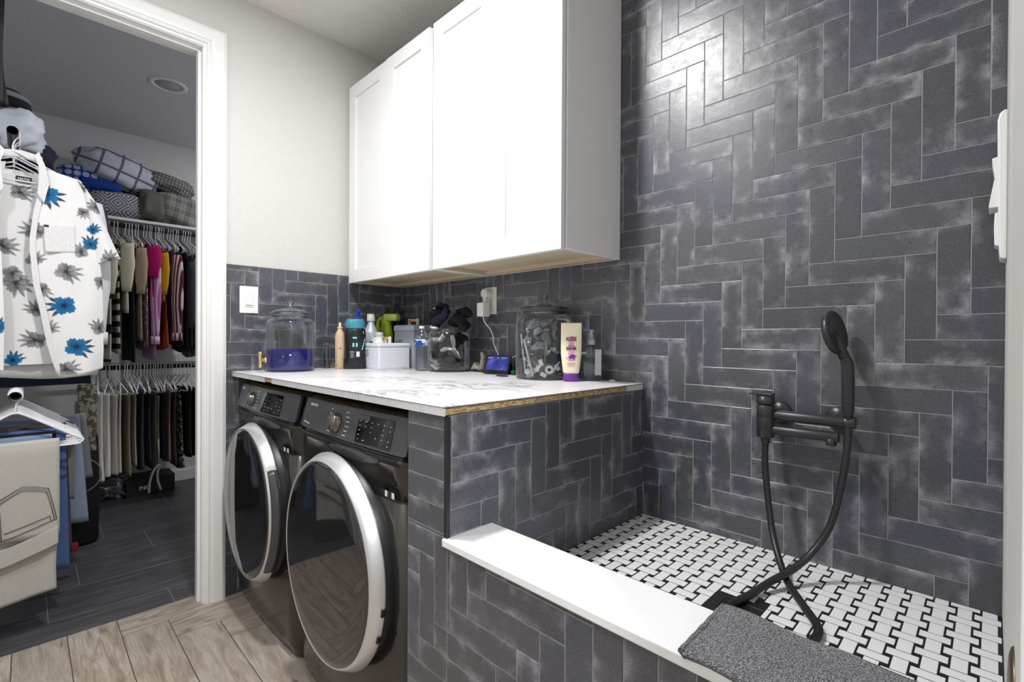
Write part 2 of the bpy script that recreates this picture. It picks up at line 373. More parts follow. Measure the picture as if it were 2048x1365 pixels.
# curb slab
cs = MB().box(1.590, XR-.001, -.893, -.742, .7075, .7262).build('curb_cap', plain('white solid surface', sr(244, 244, 246), .25, spec=.5), bevel=.003)
tag(cs, 'long white slab capping the low tiled wall of the dog wash', 'curb')
# pan with basket weave mosaic
pan = struct(MB().box(1.599, XR, -.755, -.008, .50, .5600).build('floor_pan', plain('black mosaic and grout', sr(30, 30, 32), .35)))
g_ = .0410; bw = []; cx0, cy0 = 2.4440, -.0950
for i in range(-24, 6):
    for j in range(-24, 6):
        x = cx0+i*g_; y = cy0+j*g_
        if (i+j) % 2 == 0: bw.append((x-.0253, x+.0253, y-.0133, y+.0133, 1))
        else: bw.append((x-.0125, x+.0125, y-.0253, y+.0253, 0))
DRX = (2.004, 2.118, -.455, -.349)
def clipd(ts):
    out = []
    for (a, b, c, d, h) in ts:
        if b <= DRX[0] or a >= DRX[1] or d <= DRX[2] or c >= DRX[3]: out.append((a, b, c, d, h)); continue
        if a < DRX[0]-.004: out.append((a, DRX[0], c, d, h))
        elif b > DRX[1]+.004: out.append((DRX[1], b, c, d, h))
        elif d > DRX[3]+.004: out.append((a, b, DRX[3], d, h))
        elif c < DRX[2]-.004: out.append((a, b, c, DRX[2], h))
    return out
r_ = (1.600, XR-.002, -.754, -.009)
tile_mesh('mosaic_tiles', clipd([t_ for t_ in bw if t_[1] > r_[0]+.003 and t_[0] < r_[1]-.003 and t_[3] > r_[2]+.003 and t_[2] < r_[3]-.003]), r_, lambda u, v, w_: V3((u, v, .5598+w_)), .0006, .0036, plain('white matte mosaic', sr(243, 243, 245), .35), plain('black mosaic and grout', sr(30, 30, 32), .35), pan, bev=.0008)
# floors
fl = struct(MB().box(-.109, XR+1.7, -3.2, .0, -.10, -.0085).build('floor', plain('dark floor grout', sr(78, 70, 64), .9)))
r_ = (-XR-1.6, .109, .0, 3.2)
hp = herring(PW, PL, -.043-PL, 1.295, r_)
tile_mesh('wood_look_planks', [(a, b, c, d, h) for (a, b, c, d, h) in hp], (-4.1, .108, 0.0, 3.15), lambda u, v, w_: V3((-u, -v, -.008+w_)), .0030, .008, PLANK, plain('dark floor grout', sr(78, 70, 64), .9), fl, seed=4)
fc = struct(MB().box(-2.45, -.109, -2.35, .4, -.10, -.0085).build('floor_closet', plain('closet floor grout', sr(124, 124, 126), .9)))
dk = []; xs = [-.108, -.277, -.586, -.893, -1.20, -1.507, -1.814, -2.121, -2.428]; js = [-1.09, -1.497, -1.38, -1.05, -1.235, -.84, -1.45, -1.1]
for i in range(8):
    for k in range(-4, 5): dk.append((js[i]+k*.612, js[i]+(k+1)*.612, xs[i+1], xs[i], 1))
tile_mesh('charcoal_tiles', dk, (-2.34, .39, -2.44, -.1085), lambda u, v, w_: V3((v, u, -.008+w_)), .0026, .008, DARKF, plain('closet floor grout', sr(124, 124, 126), .9), fc, seed=6)
# closet shell
CXB = -2.285
wall('wall_closet', (CXB-.12, CXB, -2.3, .35, 0, CZ), (CXB, -.115, .28, .4, 0, CZ), (CXB, -.115, -2.05, -1.93, 0, CZ), mat=CLW)
struct(MB().box(CXB-.12, -.12, -2.05, .4, CZ, CZ+.1).build('ceiling_closet', plaster('grey closet ceiling', sr(214, 214, 220), .3)))
# closet door frame: jamb, stop and moulded casing
dr = struct(MB().box(-.118, .001, DY0, DY0+.018, 0, DH+.02).box(-.118, .001, DY1-.018, DY1, 0, DH+.02).box(-.118, .001, DY1+.0001, DY0-.0001, DH, DH+.0199)
      .box(-.066, -.030, DY0-.011, DY0+.001, 0, DH-.0111).box(-.066, -.030, DY1-.001, DY1+.011, 0, DH-.0111).box(-.066, -.030, DY1+.0002, DY0-.0002, DH-.011, DH+.001).build('door_1', WHITE, bevel=.0015))
def casing(name, parent):
    prof = [(.006, 0), (.006, .010), (.014, .012), (.018, .018), (.018, .020), (.012, .0225), (.012, .025), (.018, .029), (.020, .040), (.020, .074), (.016, .084), (.010, .0855), (.010, .0885), (0, .0885)]
    yi, yo = DY0+.004, DY1-.004; zt = DH+.004; rings = []
    # path corners with mitres; profile offset grows outwards
    pts = [((yi, 0.0), (1, 0)), ((yi, zt), (1, 1)), ((yo, zt), (-1, 1)), ((yo, 0.0), (-1, 0))]
    rings = [[V3((h, p[0]+d[0]*w_, p[1]+d[1]*w_)) for h, w_ in [(0, 0)]+prof] for p, d in pts]
    m = MB(); m.loft(rings, smooth=False); return m.build(name, WHITE, parent)
casing('door_casing', dr)
# doorway on the right: casing beside the camera
d2 = struct(MB().box(XR-.006, XR+.122, -1.178, -1.16, 0, 2.12).box(XR-.006, XR+.122, -2.10, -2.082, 0, 2.12).box(XR-.006, XR+.122, -2.10, -1.16, 2.10, 2.12).build('door_2', WHITE, bevel=.002))
MB().box(XR-.006, XR+.0, -1.16, -.86, .0, 2.2).build('door_casing', plain('satin grey white paint', sr(196, 196, 192), .5), d2, bevel=.002)
lp = MB().lathe([(0, .0042), (.012, .0041), (.024, .0034), (.030, .0020), (.032, 0)], n=28, M=Matrix.Rotation(-PI/2, 4, 'Y'), sy=1).build('latch_plate', plain('brushed bronze', sr(122, 104, 88), .35, .8), d2)
lp.location = (XR-.0055, -1.06, .930)
# baseboards of the closet
struct(MB().box(CXB, CXB+.014, -1.93, .28, 0, .09).build('baseboard_closet', WHITE, bevel=.003))

# ------------------------------------------------------------------ wall cabinets
CABW = plain('white cabinet lacquer', sr(237, 237, 237), .32, spec=.45); PINE = plain('raw pine plywood', sr(205, 188, 158), .7, bump=.2, bscale=60)
def cabinet(x0, x1, label):
    t = thing('wall_cabinet', label, 'cabinet', ((x0+x1)/2, -.16, 1.482), 0, 'white wall cabinets over the counter')
    hw = (x1-x0)/2; D0, D1 = -.208, .150; H = 1.043; b = MB()
    m = MB().box(-hw, -hw+.016, D0+.0602, D1, 0, H).box(hw-.016, hw, D0+.0602, D1, 0, H).box(-hw+.0161, hw-.0161, D1-.006, D1, 0.0001, H-.0162).box(-hw+.0161, hw-.0161, D0+.0602, D1, H-.016, H)
    m.build('carcass', CABW, t, bevel=.001)
    MB().box(-hw+.0165, hw-.0165, D0+.0625, D1-.0065, .0165, .030).box(-hw+.0165, hw-.0165, D1-.05, D1-.0065, .001, .016).box(-hw+.0165, -hw+.034, D0+.0625, D1-.0502, .001, .016).box(hw-.034, hw-.0165, D0+.0625, D1-.0502, .001, .016).build('bottom_panel', PINE, t)
    f = MB().box(-hw, -hw+.038, D0+.042, D0+.060, 0, H).box(hw-.038, hw, D0+.042, D0+.060, 0, H).box(-hw+.0381, hw-.0381, D0+.0421, D0+.060, 0.0001, .038).box(-hw+.0381, hw-.0381, D0+.0421, D0+.060, H-.038, H-.0001).box(-.02, .02, D0+.0421, D0+.0599, .0382, H-.0382)
    f.build('face_frame', CABW, t, bevel=.001)
    return t, hw, D0, H
def cab_door(t, a, b, z0, z1, y, x_off):
    m = MB(); s = .066; yb = y+.019
    m.box(a, a+s, y, yb, z0, z1).box(b-s, b, y, yb, z0, z1).box(a+s+.0001, b-s-.0001, y, yb-.0001, z0, z0+s).box(a+s+.0001, b-s-.0001, y, yb-.0001, z1-s, z1).box(a+s-.004, b-s+.004, y+.0085, yb-.004, z0+s-.004, z1-s+.004)
    d = m.build('door', CABW, t, bevel=.0012); return d
t1, hw, D0, H = cabinet(.022, .775, 'white two-door wall cabinet in the corner by the beige wall')
cab_door(t1, -.355+.0, -.018+.035, -.004, 1.035, D0+.021, 0); cab_door(t1, .020, .372, -.004, 1.035, D0+.018, 0)
t2, hw, D0, H = cabinet(.777, 1.5005, 'white two-door wall cabinet at the tiled end, nearer the shower')
cab_door(t2, -.345, .0265, -.004, 1.037, D0+.021, 0); cab_door(t2, .0295, .3560, -.004, 1.037, D0+.019, 0)

# ------------------------------------------------------------------ counter
def marble():
    t = NT('white marble laminate'); c = t.coord(); v = t.mapping(c, scale=(1.2, 2.6, 1), rot=(0, 0, R(28)))
    n1 = t.noise(v, 3.4, 6, .62, dist=1.6); a = t.math('ABSOLUTE', t.math('SUBTRACT', n1, .5)); vein = t.ramp(a, [(0, .9), (.03, .3), (.07, 0.0)])
    gate = t.ramp(t.noise(c, 3.0, 2), [(.47, 0.0), (.62, .95)]); sp = t.ramp(t.noise(c, 26, 4, .7), [(.60, 0.0), (.74, .55)])
    f = t.math('MULTIPLY', t.math('ADD', vein, t.math('MULTIPLY', sp, .8), clamp=True), gate)
    t.set(t.mix(f, sr(243, 242, 244), sr(104, 102, 110)), .3, 0, .5); return t.m
def osb():
    t = NT('raw particle board edge'); c = t.coord(); n = t.noise(t.mapping(c, scale=(1, 1, 6)), 60, 3, .6)
    t.set(t.ramp(n, [(.3, sr(98, 70, 36)), (.48, sr(176, 150, 104)), (.62, sr(214, 194, 152)), (.8, sr(140, 108, 62))]), .85); t.bump(n, .5, .002); return t.m
def edgeband():
    t = NT('grey streaked edge band'); c = t.coord(); n = t.noise(t.mapping(c, scale=(14, 14, .8), rot=(0, 0, 0)), 6, 3, .6)
    f = t.ramp(n, [(.62, 0.0), (.70, .8)]); t.set(t.mix(f, sr(214, 214, 216), sr(138, 138, 142)), .4); return t.m
MARB, OSB, EDGE = marble(), osb(), edgeband(); DKL = plain('dark laminate line', sr(62, 60, 58), .6)
ct = thing('countertop', 'white marble-look laminate countertop over the washers with raw chipboard edges', 'countertop', (.8, -.45, 1.0095))
MB().box(-.799, .796, -.439, .441, 0, .0185).build('core_board', OSB, ct, bevel=.0006)
MB().box(-.799, .799, -.4445, .441, .0186, .0203).build('laminate_top', MARB, ct)
MB().box(-.799, .799, -.4450, -.4395, .0176, .0186).box(.7962, .8000, -.4450, .441, .0172, .0186).build('dark_laminate_edge', DKL, ct)
# front edge strips in short tacked lengths, with the gap that shows the board; end strip by the wall
x = -.799
for x1 in (-.70, -.645, -.585, -.52, -.445, -.37):
    MB().box(x+.0005, x1-.0005, -.4445, -.4392, -.0015, .0174).build('edge_strip', EDGE, ct); x = x1
x = -.292
for x1 in (-.21, -.14, -.05, .03, .16, .30, .44, .56, .66, .72, .799):
    MB().box(x+.0005, x1-.0005, -.4445, -.4392, -.0015, .0174).build('edge_strip', EDGE, ct); x = x1
MB().box(.7962, .7985, .335, .441, -.001, .0170).build('edge_strip', EDGE, ct)

# ------------------------------------------------------------------ washer and dryer
def body_mat():
    t = NT('black stainless steel'); c = t.coord(); n = t.noise(t.mapping(c, scale=(1, 1, 60)), 40, 2); t.set((.078, .074, .068), .17, .75, .5); return t.m
BODY = body_mat(); PANEL = plain('charcoal control panel', sr(70, 70, 74), .33); GLOSS = plain('black glass', (.006, .006, .008), .04, spec=.6)
CHROME = plain('brushed satin metal', (.74, .74, .76), .36, .75); TINTG = plain('dark mirror glass', (.105, .105, .11), .035, .85, .6); DARKP = plain('black plastic', sr(28, 28, 30), .4); INK = plain('white ink', sr(225, 225, 228), .6); KNOBM = plain('bronze steel knob', (.20, .19, .17), .3, .9)
GREYP = plain('grey satin panel', sr(98, 98, 102), .35)
def washer(cx, label, dryer):
    t = thing('dryer' if dryer else 'washing_machine', label, 'dryer' if dryer else 'washing machine', (cx, -.5, 0), 0, 'front loading laundry machines')
    # body loft: rounded box in plan with a slightly bowed front, panel raked back
    def plan(z, fo, hw=.343, top=0):
        pts = []; n = 20; yf = -.372+fo
        for i in range(n+1):
            a = -hw+2*hw*i/n; e = 1-abs(a)/hw; c = .028
            yy = yf-.013*(1-(a/hw)**2)
            if abs(a) > hw-c: yy += c-math.sqrt(max(0, c*c-(abs(a)-hw+c)**2))
            pts.append(V3((a, yy, z)))
        pts += [V3((hw, .36, z)), V3((-hw, .36, z))]; return pts
    rings = [plan(.0, .035), plan(.018, .012), plan(.06, .0), plan(.752, .0), plan(.7525, .003), plan(.757, .003), plan(.7575, .0), plan(.846, -.001), plan(.862, -.012), plan(.868, .000), plan(.979, .026), plan(.984, .036)]
    m = MB(); m.loft(rings, smooth=False); b = m.build('body', BODY, t)
    for p in b.data.polygons: p.use_smooth = abs(p.normal.z) < .5 and p.normal.y < -.2
    # control panel
    sl = (.026/.111); cosz = 1/math.sqrt(1+sl*sl)
    def P(x, z, d=0): return V3((x, -.385+.013*(x/.343)**2+(z-.868)*sl-.002-d, z))
    def curved(name, x0, x1, z0, z1, r, d0, d1, mat_, par):
        xs = [x0+r*(1-math.cos(PI/2*i/5)) for i in range(6)]+[x0+r+(x1-x0-2*r)*i/16 for i in range(1, 16)]+[x1-r+r*math.sin(PI/2*i/5) for i in range(6)]
        rg_ = []
        for x in xs:
            e = min(x-x0, x1-x); k = r-math.sqrt(max(0, r*r-(r-e)**2)) if e < r else 0; k = min(k, r*.92)
            rg_.append([P(x, z0+k, d0), P(x, z0+k, d1-.0008), P(x, z0+k+.0008, d1), P(x, z1-k-.0008, d1), P(x, z1-k, d1-.0008), P(x, z1-k, d0)])
        m = MB(); m.loft(rg_, smooth=False); return m.build(name, mat_, par)
    curved('control_panel', -.330, .334, .876, .976, .014, -.006, .004, PANEL, t)
    def plate(name, x0, x1, z0, z1, mat_, d0=.004, d1=.0055, r=.004, par=t):
        return curved(name, x0, x1, z0, z1, r, d0-.002, d1, mat_, par)
    k0 = -.055 if dryer else -.135; dx0, dx1 = ((.080, .262) if dryer else (-.008, .196))
    if not dryer: plate('detergent_drawer', -.327, -.205, .878, .974, GREYP, .003, .0065, .010)
    dp = plate('display', dx0, dx1, .884, .962, GLOSS, .004, .0056, .003)
    rt_, u_ = V3((1, 0, 0)), V3((0, sl, 1)).normalized(); nr = V3((0, -1, sl)).normalized()
    ink = MB(); rg = random.Random(3+int(dryer))
    for i in range(6):           # cycle names left and right of the knob, illegibly small
        z = .958-i*.0135; off = .030+.010*math.sin(PI*(i+.5)/6)
        for s_, ln in ((-1, rg.uniform(.010, .016)), (1, rg.uniform(.018, .028))):
            x = k0+s_*(off+.012) if s_ < 0 else k0+off+.016+.014
            ink.obox(P(x, z, .0046), rt_, u_, nr, ln/2, .0010, .0002)
    if dryer: ink.obox(P(-.325+.055, .893, .0046), V3((1, 0, -.12)), u_, nr, .034, .0016, .0002)
    ink.build('cycle_markings', INK, t)
    ink = MB()
    for i in range(5):
        for j in range(6):
            if rg.random() < .75: ink.obox(P(dx0+.014+(dx1-dx0-.028)*j/5, .893+.013*i, .006), rt_, u_, nr, rg.uniform(.002, .005), .0008, .0002)
    ink.build('display_markings', INK, dp)
    text('maker_name', 'SAMSUNG', .0125, INK, P(-.275 if not dryer else -.245, .957, .0068), rt_, u_, t, .0002)
    # knob
    Mk = Matrix.Rotation(math.atan2(1, sl), 4, 'X'); kb = MB().lathe([(.031, 0), (.031, .006), (.026, .008), (.0262, .018), (.025, .021), (0, .0215)], n=36, M=Mk).build('knob', [KNOBM], t)
    kb.location = P(k0, .920, .003)
    # lip under the panel
    lip = MB(); xs_ = [-.10+.33*i/12 for i in range(13)]
    lip.grid([[V3((x, -.3855+.013*(x/.343)**2-.010*math.sin(PI*i/12)**.5*(1-k/5)-.0012, .862-.036*(math.sin(PI*i/12)**.35)*k/5)) for k in range(6)] for i, x in enumerate(xs_)]); lip.build('panel_lip', PANEL, t, solid=.003)
    # service sticker strip
    MB().obox((.255, -.3872+.013*(.255/.343)**2, .768), (1, 0, 0), (0, 1, 0), (0, 0, 1), .034, .0006, .0085).build('service_sticker', DARKP, t)
    [MB().obox((x, -.3885+.013*(.255/.343)**2, .768), (1, 0, 0), (0, 1, 0), (0, 0, 1), .0058, .0004, .0075).build('sticker_patch', INK, t) for x in (.247, .281)]
    # door: black seat, satin ring, glass
    C = V3((.0 if not dryer else -.003, 0, .524)); N = 72
    def ring(r, y, f=None): return [V3((C.x+(f(2*PI*k/N) if f else r)*math.cos(2*PI*k/N), y, C.z+1.055*(f(2*PI*k/N) if f else r)*math.sin(2*PI*k/N))) for k in range(N)]
    MB().loft([ring(.286, -.366), ring(.286, -.412), ring(.280, -.416)], cap=False).build('door_seat', DARKP, t)
    def outer(a):
        if dryer: return .2985
        a = (a+PI) % (2*PI)-PI; k = max(0, min(1, (R(42)-abs(a+R(6)))/R(9))); k = k*k*(3-2*k); return .2985-.0150*k
    def mid(a): return .278+(outer(a)-.278)*.35
    MB().loft([ring(.280, -.410), ring(0, -.409, outer), ring(0, -.413, outer), ring(0, -.438, mid), ring(.2800, -.446), ring(.2765, -.4465), ring(.2750, -.442)], cap=False).build('door_ring', CHROME, t)
    if not dryer:
        hd = MB(); P_ = []
        for i in range(25):
            a = R(-46+80*i/24); e = math.sin(PI*i/24)**.5; P_.append([V3((C.x+r*math.cos(a), y, C.z+1.055*r*math.sin(a))) for r, y in ((.2835, -.438), (.288, -.434+.002*e), (.292+.008*e, -.424), (.293+.008*e, -.406))])
        hd.grid(P_); hd.build('door_handle', plain('dark satin grip', sr(84, 84, 88), .3, .5), t, solid=.003)
    else:
        [MB().obox(C+V3((.2975*math.cos(R(a)), -.414, 1.055*.2975*math.sin(R(a)))), (math.cos(R(a)), 0, math.sin(R(a))), (0, 1, 0), (-math.sin(R(a)), 0, math.cos(R(a))), .003, .006, .010).build('hinge_notch', DARKP, t) for a in (-9, -24)]
    MB().loft([ring(.2755, -.4425), ring(.2735, -.4465), ring(.262, -.4485), ring(.2, -.4500), ring(.1, -.4508), ring(.002, -.4510)], cap=False).build('door_glass', TINTG, t)
    return t
w1 = washer(.360, 'dark stainless front-loading washer with detergent drawer, next to the white door frame', False)
w2 = washer(1.082, 'dark stainless front-loading dryer beside the tiled half wall', True)
# toe pads so that the machines stand on the floor
for t in (w1, w2):
    for a, b in ((-.29, -.29), (.29, -.29), (-.29, .3), (.29, .3)):
        MB().lathe([(.02, -.0005), (.022, .004), (.018, .012)], (a, b, 0), 12).build('foot', DARKP, t)

# ------------------------------------------------------------------ shower fittings
MBLK = plain('matte black metal', sr(62, 62, 65), .34, .35); HOSE = plain('black hose', sr(42, 42, 44), .36)
fx = thing('shower_mixer', 'matte black wall mixer tap with folding spout on the tiled wall', 'tap', (2.12, 0, .97))
def L(x, y, z): return V3((x-2.12, y, z-.97))
m = MB().lathe([(.020, -.058), (.0235, -.056), (.0235, -.002), (.0228, 0), (.0235, .002), (.0235, .032), (.021, .035)], L(2.027, -.080, .968), 32); m.build('body', MBLK, fx)
MB().lathe([(.0240, 0), (.0245, .003), (.0235, .022), (.0, .024)], L(2.027, -.080, 1.006), 32).build('handle_cap', MBLK, fx)
lv = MB(); lv.loft([[L(2.027, -.080, 1.030)+V3((a*1.0, b*1.0, c)) for a, b, c in [(-.006, .018, .0), (-.006, -.018, .0), (-.006, -.018, .006), (-.006, .018, .006)]],
   [L(1.988, -.092, 1.031)+V3((a, b, c)) for a, b, c in [(0, .013, .0), (0, -.013, .0), (0, -.013, .004), (0, .013, .004)]]], smooth=False); lv.box(*[q for q in (L(2.018, 0, 0).x, L(2.047, 0, 0).x, -.098, -.062, 1.0295-.97, 1.0355-.97)]); lv.build('lever', MBLK, fx, bevel=.0015)
for x in (2.045, 2.190):
    MB().lathe([(.0, .0), (.032, .0), (.032, .006), (.026, .012), (.013, .014), (.013, .066)], L(x, -.008, .976), 28, M=Matrix.Rotation(PI/2, 4, 'X')).build('wall_flange', MBLK, fx)
MB().tube([L(2.035, -.072, .975), L(2.214, -.072, .975)], .0148, 24).tube([L(2.214, -.072, .975), L(2.238, -.072, .975)], .0158, 24).build('shower_arm', MBLK, fx, bevel=.001)
MB().tube([L(2.035, -.078, .934), L(2.203, -.078, .934)], .0135, 24).build('spout', MBLK, fx, bevel=.001)
MB().lathe([(.0115, -.021), (.0125, -.019), (.0125, 0)], L(2.186, -.078, .932), 24).build('aerator', MBLK, fx)
MB().lathe([(.0105, -.018), (.012, -.016), (.012, -.002), (.0095, 0)], L(2.027, -.080, .911), 6).build('hose_nut', MBLK, fx)
hs = thing('hand_shower', 'matte black hand shower head standing in its holder above the spout', 'shower head', (2.222, -.078, .995))
hp_ = [(0, 0, .0), (0, 0, .02), (.0, -.001, .09), (-.001, -.002, .13), (-.008, -.004, .152)]
MB().tube([V3(p) for p in hp_], [.0125, .0145, .0150, .0148, .0125], 8).build('handle', MBLK, hs, bevel=.0008)
hc = V3((-.027, -.008, .212)); toc = (CAM-(V3((2.222, -.078, .995))+hc)).normalized(); px_ = toc.cross(V3((0, 0, 1))).normalized()*-1
nrm = (toc*.36+px_*.90+V3((0, 0, 1))*.20).normalized(); q = nrm.to_track_quat('Z', 'Y').to_matrix().to_4x4()
MB().lathe([(0, -.016), (.040, -.016), (.056, -.008), (.0575, -.003), (.0575, .004), (.055, .006), (.052, .0045), (0, .0045)], hc, 40, M=q).build('spray_head', MBLK, hs)
MB().tube([V3((-.006, -.004, .145)), V3((-.016, -.006, .170)), hc-nrm*.008], [.0125, .013, .018], 12).build('neck', MBLK, hs)
pts = spline([(2.027, -.080, .893), (2.029, -.085, .818), (2.051, -.110, .688), (2.078, -.150, .625), (2.121, -.215, .582), (2.178, -.300, .5745), (2.219, -.363, .5735), (2.231, -.405, .5735), (2.222, -.455, .5735), (2.18, -.50, .5735), (2.12, -.50, .5735), (2.075, -.46, .5740), (2.060, -.415, .5735), (2.075, -.345, .5745), (2.100, -.265, .5890), (2.132, -.195, .6080), (2.165, -.140, .650), (2.197, -.112, .727), (2.219, -.090, .869), (2.223, -.079, .960), (2.222, -.078, .996)], 14)
hm = MB(); rr = [.0078+.0009*(i % 2) for i in range(len(pts))]; dense = []
for a, b in zip(pts[:-1], pts[1:]): dense += [a, (a+b)/2]
dense.append(pts[-1]); hm.tube(dense, [.0092 if i % 2 else .0080 for i in range(len(dense))], 12)
tag(hm.build('shower_hose', HOSE), 'long black ribbed shower hose hanging in a crossed loop onto the mosaic floor', 'hose')
# drain
dx0, dx1, dy0, dy1 = DRX
DRM = plain('black drain metal', sr(44, 44, 47), .35, .4)
dn = thing('floor_drain', 'square black drain cover set in the white mosaic beside the towel', 'drain', ((dx0+dx1)/2, (dy0+dy1)/2, .5603))
m = MB(); hx = (dx1-dx0)/2-.001; hy = (dy1-dy0)/2-.001
m.box(-hx, hx, -hy, -.030, 0, .0036).box(-hx, hx, .030, hy, 0, .0036).box(-hx, -.030, -.030, .030, 0, .0036).box(.030, hx, -.030, .030, 0, .0036); m.build('frame', DRM, dn, bevel=.0005)
for i in range(6): MB().box(-.030, .030, -.027+i*.0104, -.0235+i*.0104, .0005, .0030).build('grate_bar', DRM, dn)
MB().box(-.0295, .0295, -.0295, .0295, -.0001, .0004).build('painted_shade_plate', plain('painted drain shade', (.004, .004, .004), .8), dn)  # flat near-black plate painted in for the shade below the grate
# towel: draped over the curb slab into the pan
def towel_mat():
    t = NT('grey honeycomb towel'); c = t.coord(); v = t.mapping(c, rot=(0, 0, R(35))); vo = t.n('ShaderNodeTexVoronoi'); t.put(vo.inputs['Vector'], v); vo.inputs['Scale'].default_value = 430
    n = t.noise(t.mapping(c, scale=(.5, 1.6, 1), rot=(0, 0, R(-20))), 520, 3); f = t.math('ADD', t.math('MULTIPLY', vo.outputs['Distance'], .9), t.math('MULTIPLY', n, .5))
    t.set(t.ramp(f, [(.28, sr(196, 196, 200)), (.55, sr(152, 152, 156)), (.85, sr(98, 98, 102))]), .95, 0, .1); t.bump(t.math('SUBTRACT', 1, f), .9, .003); return t.m
def towel():
    n1, n2 = 70, 36; P = []
    for i in range(n1+1):
        u = i/n1; row = []
        for j in range(n2+1):
            v = j/n2; x = 2.170-.004*v+(2.502-2.170)*u; y = -.897+.006*u+(.170-.016*u)*v+.0025*math.sin(u*15)*(v if v > .5 else 1-v)
            z = .7262+.0066+.0014*math.sin(x*31+y*22)+.0012*math.sin(y*57-x*20)
            if v > .985: z -= .004
            if j == 0: z -= .003
            if i == 0: z -= .002
            row.append(V3((x, y, z)))
        P.append(row)
    m = MB(); m.grid(P); o = m.build('towel', towel_mat(), solid=.0095, bevel=0)
    return o
tw_ = tag(towel(), 'folded charcoal grey waffle towel lying over the white curb slab', 'towel')
MB().tube([V3((2.1675-.004*k/24, -.896+.168*k/24, .7262+.0068+.0008*math.sin(k*1.3))) for k in range(25)], .0050, 10).build('rolled_edge', towel_mat(), tw_)

# ------------------------------------------------------------------ switch, outlet, charger
WP = plain('white plastic', sr(242, 242, 242), .3); WP2 = plain('off white plastic', sr(226, 225, 220), .35)
sw = thing('light_switch', 'white rocker light switch plate on the dark tiles beside the door frame', 'light switch', (.008, -.826, 1.3625))
MB().box(0, .005, -.040, .040, -.063, .063).build('cover_plate', WP, sw, bevel=.002)
MB().box(.004, .0075, -.017, .017, -.034, .034).build('rocker', WP, sw, bevel=.0015); MB().box(.0072, .0079, -.015, .015, -.0275, -.0245).build('indicator_slot', plain('dark slot', sr(110, 108, 108), .5), sw)
ou = thing('wall_outlet', 'cream wall outlet plate under the cabinets with adapters plugged in', 'outlet', (.796, -.008, 1.3655))
MB().box(-.0395, .0395, -.005, 0, -.064, .064).build('cover_plate', WP2, ou, bevel=.002)
MB().box(-.017, .017, -.0065, -.004, -.045, -.008).build('socket_face', WP2, ou, bevel=.001)
ad = MB().lathe([(.0, 0), (.022, 0), (.0225, .004), (.0225, .036), (.020, .040), (0, .0405)], (.792, -.014, 1.398), 28, M=Matrix.Rotation(PI/2, 4, 'X'))
ad.box(.781, .803, -.050, -.018, 1.350, 1.382); tag(ad.build('plug_adapter', WP2, bevel=.001), 'round white plug adapter in the outlet above the charger', 'adapter')
ch = thing('charger', 'square white charger block hanging from the outlet, its cable running down', 'charger', (.796, -.058, 1.325))
MB().box(-.022, .022, -.022, .020, -.036, .028).build('charger_block', WP, ch, bevel=.003)
cb = spline([(.796, -.060, 1.290), (.803, -.055, 1.262), (.828, -.045, 1.232), (.843, -.040, 1.200), (.848, -.040, 1.165), (.866, -.042, 1.140), (.894, -.050, 1.108)], 10)
c_ = MB().tube([p-V3((.796, -.058, 1.325)) for p in cb], .0022, 8).build('charging_cable', WP, ch)
tag(MB().tube(spline([(.955, -.040, 1.096), (.97, -.03, 1.106), (.99, -.018, 1.116), (1.02, -.016, 1.124), (1.075, -.016, 1.12)], 8), .0022, 8).build('power_cable', WP), 'short white cable running from behind the small screen towards the glass jar', 'cable')

# ------------------------------------------------------------------ things on the counter
TOP = 1.0300
GL = thin_glass('clear glass'); GLT = thin_glass('thick clear glass', (.93, .95, .96), 1.3); PET = thin_glass('clear plastic', (.88, .91, .94), 1.0, .08)
def jarprof(r, h, neck=.78, lip=.84):
    return [(0, .004), (r*.93, .004), (r*.985, .010), (r, .022), (r, h*.80), (r*.985, h*.855), (r*.93, h*.90), (r*.84, h*.925), (r*neck, h*.935), (r*neck, h*.975), (r*lip, h*.985), (r*lip, h)]
def lid(r, y0, h=.07): return [(r*.98, 0), (r*1.02, .004), (r, .010), (r*.72, .022), (r*.3, .030), (.008, .034), (.0075, .044), (.013, .050), (.016, .056), (.013, .062), (.007, .066), (.009, .070), (.0, .073)]
# drinks dispenser
d = thing('drink_dispenser', 'glass drinks dispenser half full of deep blue liquid with a brass tap', 'dispenser', (.150, -.690, TOP), R(0))
MB().lathe(jarprof(.103, .262), n=48).build('glass_jar', GL, d); MB().lathe([(.0, .0), (.095, .0), (.101, .003), (.101, .007), (0, .007)], n=48).build('glass_base', GLT, d)
MB().lathe([(0, .0045), (.093, .005), (.0990, .012), (.1005, .023), (.1005, .103), (0, .1035)], n=48).build('blue_liquid', plain('deep blue liquid', (.012, .018, .30), .12, spec=.5), d)
MB().lathe(lid(.086, 0), (0, 0, .262), 40).build('glass_lid', GLT, d)
BR = plain('polished brass', (.80, .66, .33), .22, .9)
tp = MB().tube([V3((-.01, -.096, .055)), V3((.0, -.125, .055))], .0085, 14).lathe([(.013, -.0), (.014, .004), (.013, .008)], (-.003, -.104, .055), 16, M=Matrix.Rotation(PI/2, 4, 'X')).tube([V3((.0, -.130, .080)), V3((.0, -.130, .022))], .0078, 14).lathe([(.010, 0), (.011, .010), (.004, .013)], (0, -.130, .080), 14)
tp.build('tap', BR, d, bevel=.0005)
